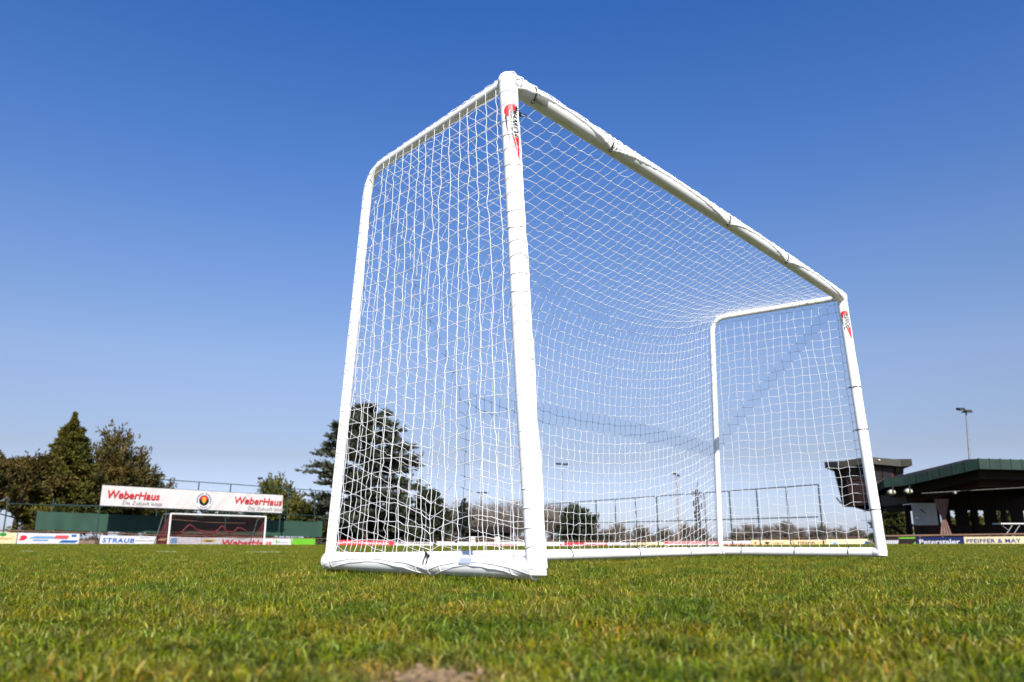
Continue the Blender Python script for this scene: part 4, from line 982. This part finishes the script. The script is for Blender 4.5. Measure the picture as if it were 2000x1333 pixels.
def lattice():
    d = 100; base = trunkbase(1366, d); top = P(1362, 942, d); H = top.z - base.z; root = empty('lattice_mast', base, 'dark lattice mast with antennas behind the far ball fence', 'lattice mast')
    mb = MB(); w = lambda v: .55 * (1 - v) + .18; n = 16
    for sx in (-1, 1):
        for sy in (-1, 1): mb.tube([base + Vector((sx * w(0) / 2, sy * w(0) / 2, 0)), base + Vector((sx * w(1) / 2, sy * w(1) / 2, H * .9))], .045, 5)
    for i in range(n):
        a, b = i / n, (i + 1) / n
        for s in (-1, 1):
            mb.tube([base + Vector((s * w(a) / 2, -w(a) / 2, a * H * .9)), base + Vector((-s * w(b) / 2, -w(b) / 2, b * H * .9))], .03, 4)
            mb.tube([base + Vector((-w(a) / 2, s * w(a) / 2, a * H * .9)), base + Vector((w(b) / 2, s * w(b) / 2, b * H * .9))], .03, 4)
    mb.build('lattice', M['dark'], root); MB().tube([base + Vector((0, 0, H * .86)), top], .05, 6).build('spike', M['dark'], root)
    for z, x in ((.84, -.5), (.80, .45), (.66, -.45), (.62, .5), (.5, -.4)):
        c = base + Vector((x, 0, H * z)); MB().tube([base + Vector((0, 0, H * z)), c], .03, 4).tube([c + Vector((0, 0, -.4)), c + Vector((0, 0, .4))], .09, 8).build('antenna', M['dark'], root)
lattice()
# blue sign on a pole, low building
d = 84; p = P(797, 1034, d); root = empty('road_sign', (p.x, p.y, gz(d, 797)), 'small blue sign with red top on a pale pole at the foot of the cedar', 'sign')
MB().tube([(p.x, p.y, gz(d, 797)), (p.x, p.y, p.z + .6)], .05, 8).build('pole', M['white'], root)
MB().ball((p.x, p.y - .06, p.z), .34, sc=(.55, .18, 1)).build('sign_face', B['blue'], root); MB().box(p.x - .12, p.x + .12, p.y - .08, p.y - .02, p.z + .42, p.z + .62).build('sign_plate', B['red'], root)
def low_building():
    d = 96; a, b = P(908, 1030, d), P(1004, 1030, d); g0 = gz(d); root = empty('clubhouse', ((a.x + b.x) / 2, d, g0), 'low clubhouse with flat dark roof and white wall seen through the side net', 'building')
    zt = P(950, 1029, d).z; ze = P(950, 1041, d).z
    MB().hexa([(a.x, d - .6, ze), (b.x, d - .6, ze), (b.x, d + 6, ze), (a.x, d + 6, ze), (a.x + .3, d - .6, zt), (b.x - .3, d - .6, zt), (b.x - .3, d + 6, zt), (a.x + .3, d + 6, zt)]).build('roof', M['soffit'], root)
    MB().box(a.x + .6, b.x - .4, d, d + 5.5, g0, ze).build('wall', M['wood'], root)
    for u in (.12, .34, .62, .82):
        x = lerp(a, b, u).x; MB().box(x, x + .55, d - .06, d - .01, g0 + .3, ze - .45).build('door' if u == .34 else 'window', M['white'] if u in (.12, .62) else M['dark'], root)
low_building()

# ------------------------------------------------------------------ pavilion and its tower
def pavilion():
    K, L1, Lf, Rt, B4 = Vector((23.5, 40.0)), Vector((21.52, 43.6)), Vector((20.75, 44.5)), Vector((33.5, 42.2)), Vector((35.5, 56))
    BL = Vector((26.0, 57.0)); g0 = -0.55; root = empty('pavilion', (26, 44, g0), 'open dark wooden pavilion with green metal roof edge at the right', 'building')
    V6 = [K, Rt, B4, BL, Lf, L1]; TH = [.52, .52, .52, .5, .46, .46]; ZT = [4.14, 4.14, 4.3, 4.0, 3.46, 3.51]; ZF = [a_ - b_ for a_, b_ in zip(ZT, TH)]
    c = Vector((27.5, 48.0)); cz = 4.9
    m = MB()
    for i in range(6):
        j = (i + 1) % 6; a, b = V6[i], V6[j]; d = (b - a); L = d.length; d.normalize(); n = Vector((d.y, -d.x))
        if n.dot((a + b) / 2 - c) < 0: n = -n
        k = max(1, int(L / .62)); zz = lambda Z, u: Z[i] * (1 - u) + Z[j] * u
        for q in range(k):          # standing-seam panels
            u0, u1 = q / k, (q + .98) / k; p0, q0 = a + (b - a) * u0, a + (b - a) * u1; o = n * (.02 + .012 * (q % 2)); p1, q1 = p0 + o, q0 + o
            m.hexa([(*p1, zz(ZF, u0)), (*q1, zz(ZF, u1)), (*q0, zz(ZF, u1)), (*p0, zz(ZF, u0)), (*p1, zz(ZT, u0)), (*q1, zz(ZT, u1)), (*q0, zz(ZT, u1)), (*p0, zz(ZT, u0))])
            e, f, w = p0 - d * .02, p0 + d * .02, n * .05; za, zb_ = zz(ZF, u0), zz(ZT, u0) + .03
            m.hexa([(*(e + w), za), (*(f + w), za), (*f, za), (*e, za), (*(e + w), zb_), (*(f + w), zb_), (*f, zb_), (*e, zb_)])
    m.build('roof_edge', M['copper'], root)
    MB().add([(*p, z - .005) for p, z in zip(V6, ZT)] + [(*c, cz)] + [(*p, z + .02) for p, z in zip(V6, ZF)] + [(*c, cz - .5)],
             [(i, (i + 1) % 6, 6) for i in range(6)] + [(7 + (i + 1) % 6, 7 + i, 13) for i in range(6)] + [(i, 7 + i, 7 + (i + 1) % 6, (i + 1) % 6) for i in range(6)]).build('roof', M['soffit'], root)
    def inset(p, s): return p + (c - p) * s
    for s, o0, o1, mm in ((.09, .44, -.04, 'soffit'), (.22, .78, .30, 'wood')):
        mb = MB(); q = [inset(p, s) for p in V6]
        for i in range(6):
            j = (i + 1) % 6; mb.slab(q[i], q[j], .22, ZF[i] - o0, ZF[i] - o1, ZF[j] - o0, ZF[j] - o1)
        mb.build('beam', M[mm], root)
    q = [inset(p, .16) for p in V6]; MB().add([(*p, z - .42) for p, z in zip(q, ZF)] + [(*c, 3.2)], [((i + 1) % 6, i, 6) for i in range(6)]).build('ceiling', M['soffit'], root)
    # floor
    MB().add([(*inset(p, .08), g0 - .2) for p in V6] + [(*inset(p, .08), .30) for p in V6], [tuple(range(6, 12))] + [(i, (i + 1) % 6, 6 + (i + 1) % 6, 6 + i) for i in range(6)]).build('floor', M['wood'], root)
    # back wall with a row of narrow windows (openings between mullions)
    x0, x1, yb = 27.8, 37.0, 53.0
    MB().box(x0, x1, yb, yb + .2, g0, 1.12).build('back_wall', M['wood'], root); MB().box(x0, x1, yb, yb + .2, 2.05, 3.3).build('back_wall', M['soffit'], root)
    g = random.Random(3); x = x0
    while x < x1:
        w = g.choice([.25, .3, .55, .8]); mb = MB().box(x, x + w, yb + .003, yb + .16, 1.12, 2.05); mb.build('mullion', M['soffit'], root); x += w + g.uniform(.28, .5)
    # right-hand bays closed by more wall
    # white notice panel with its brown foot and the post beside it
    a, b = P(1786, 1026, 45), P(1833, 1026, 45); zt2, zb2 = P(1800, 983, 45).z, P(1800, 1026, 45).z
    MB().slab(a, b, .08, zb2, zt2).build('notice_panel', mat('pale_grey_panel', (.36, .42, .40), .5, var=.1), root)
    MB().slab(a, b, .12, .25, zb2 - .003).build('dado', M['wood'], root)
    mk = MB(); shape_on(mk, a, b, .42, (zt2 + zb2) / 2 + .15, [([(-.2, .16), (-.08, .12), (.05, .0), (.22, -.12), (.05, -.06), (-.06, .0)], [(0, 1, 2, 3, 4, 5)])], .01); mk.build('bird_mark', M['black'], root)
    mk = MB(); shape_on(mk, a, b, .14, zb2 + .38, rect(.2, .1), .01); shape_on(mk, a, b, .10, zb2 + .6, rect(.12, .05), .01); mk.build('notice', M['white'], root)
    for px, d, r, zt_ in ((1781, 48.2, .13, 2.2), (1835, 45.4, .12, 2.9), (1912, 51, .14, 3.2)):
        p = P(px, 1057, d); MB().box(p.x - r, p.x + r, p.y, p.y + 2 * r, g0, zt_).build('post', M['soffit'], root)
    MB().slab(P(1780, 980, 46.2), P(1836, 980, 45.8), .1, zt2 - .02, 3.3).build('upper_wall', M['soffit'], root)
    # curtain gathered in the middle
    cu = MB(); p = P(1849, 1057, 43.3); z0, z1, zm = P(1849, 1046, 43.3).z, P(1849, 975, 43.3).z, P(1849, 1013, 43.3).z
    for k in range(7):
        f = (k - 3) / 3; pts = []; rs = []
        for i in range(13):
            v = i / 12; z = z0 + (z1 - z0) * v; s = abs(z - zm) / ((z1 - zm) if z > zm else (zm - z0)); w = .06 + (.27 if z > zm else .19) * min(1, s) ** .8
            pts.append((p.x + f * w, p.y + .06 * (k % 2), z)); rs.append(.028 + .04 * min(1, s))
        cu.tube(pts, rs, 8)
    cu.build('curtain', M['curtain'], root)
    # wooden parapet at the left bay and its handrail
    a, b = P(1722, 990, 51.5), P(1786, 990, 47.5); MB().slab(a, b, .15, P(1750, 986, 49).z, P(1750, 964, 49).z).build('parapet', M['redwood'], root)
    MB().slab(a, b, .18, P(1750, 999, 49).z, P(1750, 986, 49).z - .003, off=.25).build('lintel', M['soffit'], root)
    rl = MB(); a, b = P(1730, 1029, 50), P(1780, 1029, 47); rl.tube([a, b], .04, 6)
    for i in range(7): q = lerp(a, b, i / 6); rl.tube([(q.x, q.y, g0), q], .028, 5)
    rl.tube([P(1741, 1028, 49.5), P(1768, 1046, 48.5)], .1, 6); rl.build('balustrade', M['soffit'], root)
    MB().tube([P(1800, 964, 41.6), P(1900, 958, 41.4), P(2030, 951, 41.2)], .02, 6).build('awning_bar', mat('grey_bar', (.12, .11, .10), .7), root)
    MB().ball(P(1865, 963, 41.3), .09).build('lamp_globe', M['steel'], root)
pavilion()
def spot(px, py, d, label):
    c = P(px, py, d); root = empty('spotlight', c, label, 'spotlight', 'oval spotlights under the roof edge')
    mb = MB(); mb.ball(c, .25, sc=(.95, .6, .62)); mb.build('housing', M['steel'], root)
    ml = mat('pale_lamp_glass', (.62, .60, .42), .25); MB().ball(c + Vector((-.02, -.13, .0)), .22, sc=(.9, .3, .55)).build('lens', ml, root)
    MB().box(c.x - .05, c.x + .03, c.y - .24, c.y - .2, c.z - .1, c.z + .12).build('guard', M['dark'], root)
    MB().tube([c + Vector((.1, .1, 0)), c + Vector((.25, .3, .3))], .04, 6).build('bracket', M['dark'], root)
spot(1741, 962, 43.6, 'oval spotlight under the green roof edge, nearer to the goal'); spot(1774, 960, 42.8, 'oval spotlight under the green roof edge, further from the goal')
def table():
    d = 38.5; a, b = P(1955, 1022, d), P(2040, 1021, d); root = empty('folding_table', ((a.x + b.x) / 2, d, .3), 'white topped folding table with slanted legs at the right edge of the pavilion', 'table')
    MB().box(a.x, b.x, d, d + .7, a.z - .05, a.z).build('table_top', M['white'], root)
    for x0, s in ((a.x + .5, 1), (a.x + .85, 1), (b.x - .4, -1)):
        MB().tube([(x0 - .45 * s + .1, d + .1, a.z - .62), (x0 + .12 * s, d + .1, a.z - .06)], .022, 6).build('leg', M['steel'], root)
    MB().tube([(a.x + .05, d + .1, a.z - .06), (a.x + .35, d + .1, a.z - .33)], .016, 6).build('brace', M['steel'], root)
table()
def tower():
    d = 56; cy = d + 2.6; cx = P(1711, 1057, cy).x; g0 = -.6
    root = empty('lookout_tower', (cx, cy, g0), 'raised brown wooden cabin with overhanging roof left of the pavilion', 'tower')
    n = 8; k = lambda r, z, ph=pi / 8: [(cx + r * cos(ph + 2 * pi * i / n), cy + r * sin(ph + 2 * pi * i / n), z) for i in range(n)]
    zr, ze, zb, zu = P(1700, 896, d).z, P(1700, 908, d).z, P(1700, 962, d).z, P(1700, 986, d).z
    # roof edge with zigzag
    rt_, rb_ = k(2.95, 0), k(2.95, 0); top = [(x, y, zr + (.12 if i % 2 else -.10)) for i, (x, y, z) in enumerate(rt_)]; bot = [(x, y, ze - .02 + (.10 if i % 2 else -.12)) for i, (x, y, z) in enumerate(rb_)]
    MB().add(top + bot + [(cx, cy, zr + .2), (cx, cy, ze + .1)], [(i, n + i, n + (i + 1) % n, (i + 1) % n) for i in range(n)] + [(i, (i + 1) % n, 16) for i in range(n)] + [(n + (i + 1) % n, n + i, 17) for i in range(n)]).build('roof', M['brownroof'], root)
    A, Bq = k(2.35, ze + .1), k(2.05, zb); MB().add(A + Bq, [((i + 1) % n, i, n + i, n + (i + 1) % n) for i in range(n)] + [tuple(range(n - 1, -1, -1))]).build('upper_wall', M['redwood'], root)
    A, Bq = k(2.12, zb), k(2.0, zu); MB().add(A + Bq, [((i + 1) % n, i, n + i, n + (i + 1) % n) for i in range(n)] + [tuple(range(n, 2 * n))] + [tuple(range(n - 1, -1, -1))]).build('lower_wall', M['wood'], root)
    A, Bq = k(1.5, zu + .02), k(.4, zu - .35); MB().add(A + Bq, [((i + 1) % n, i, n + i, n + (i + 1) % n) for i in range(n)] + [tuple(range(n, 2 * n))]).build('underside', M['soffit'], root)
    # battens and windows on the sides that face the pitch
    ms = MB()
    for i in range(n):
        a, b = Vector(k(2.37, 0)[i][:2]), Vector(k(2.37, 0)[(i + 1) % n][:2]); a2, b2 = Vector(k(2.07, 0)[i][:2]), Vector(k(2.07, 0)[(i + 1) % n][:2])
        for j in range(9):
            u = j / 8; p, q = a + (b - a) * u, a2 + (b2 - a2) * u; ms.tube([(p.x, p.y, ze + .1), (q.x, q.y, zb)], .022, 4)
    ms.build('battens', M['wood'], root)
    for i in (4, 5, 6):
        a, b = Vector(k(2.36, 0)[i][:2]), Vector(k(2.36, 0)[(i + 1) % n][:2]); a2, b2 = Vector(k(2.18, 0)[i][:2]), Vector(k(2.18, 0)[(i + 1) % n][:2])
        zz0, zz1 = ze - .15, ze - .95; dn = ((a + b) / 2 - Vector((cx, cy))).normalized() * .05
        for u0, u1 in ((.12, .48), (.54, .88)):
            c4 = [a + (b - a) * u0 + dn, a + (b - a) * u1 + dn, a2 + (b2 - a2) * u1 + dn, a2 + (b2 - a2) * u0 + dn]
            w = MB(); w.add([(*c4[0], zz0), (*c4[1], zz0), (*c4[2], zz1), (*c4[3], zz1)], [(0, 1, 2, 3)]); f = w.build('window', mat('window_glass', (.03, .03, .035), .08), root)
            e = [(*c4[0], zz0), (*c4[1], zz0), (*c4[2], zz1), (*c4[3], zz1)]; fr = MB()
            for s in range(4): fr.tube([e[s], e[(s + 1) % 4]], .03, 4)
            o = fr.build('frame', M['redwood'], root); 
    MB().box(cx + .05, cx + .4, cy - .5, cy - .1, g0, zu).build('column', M['wood'], root)
    lp = P(1717, 899, d - .2); MB().ball(lp, .07).build('lamp', M['white'], root)
    MB().tube([P(1634, 973, d + .6), P(1637, 977, d + .3), P(1643, 984, d + .3)], .05, 5).build('bracket', M['soffit'], root)
tower()
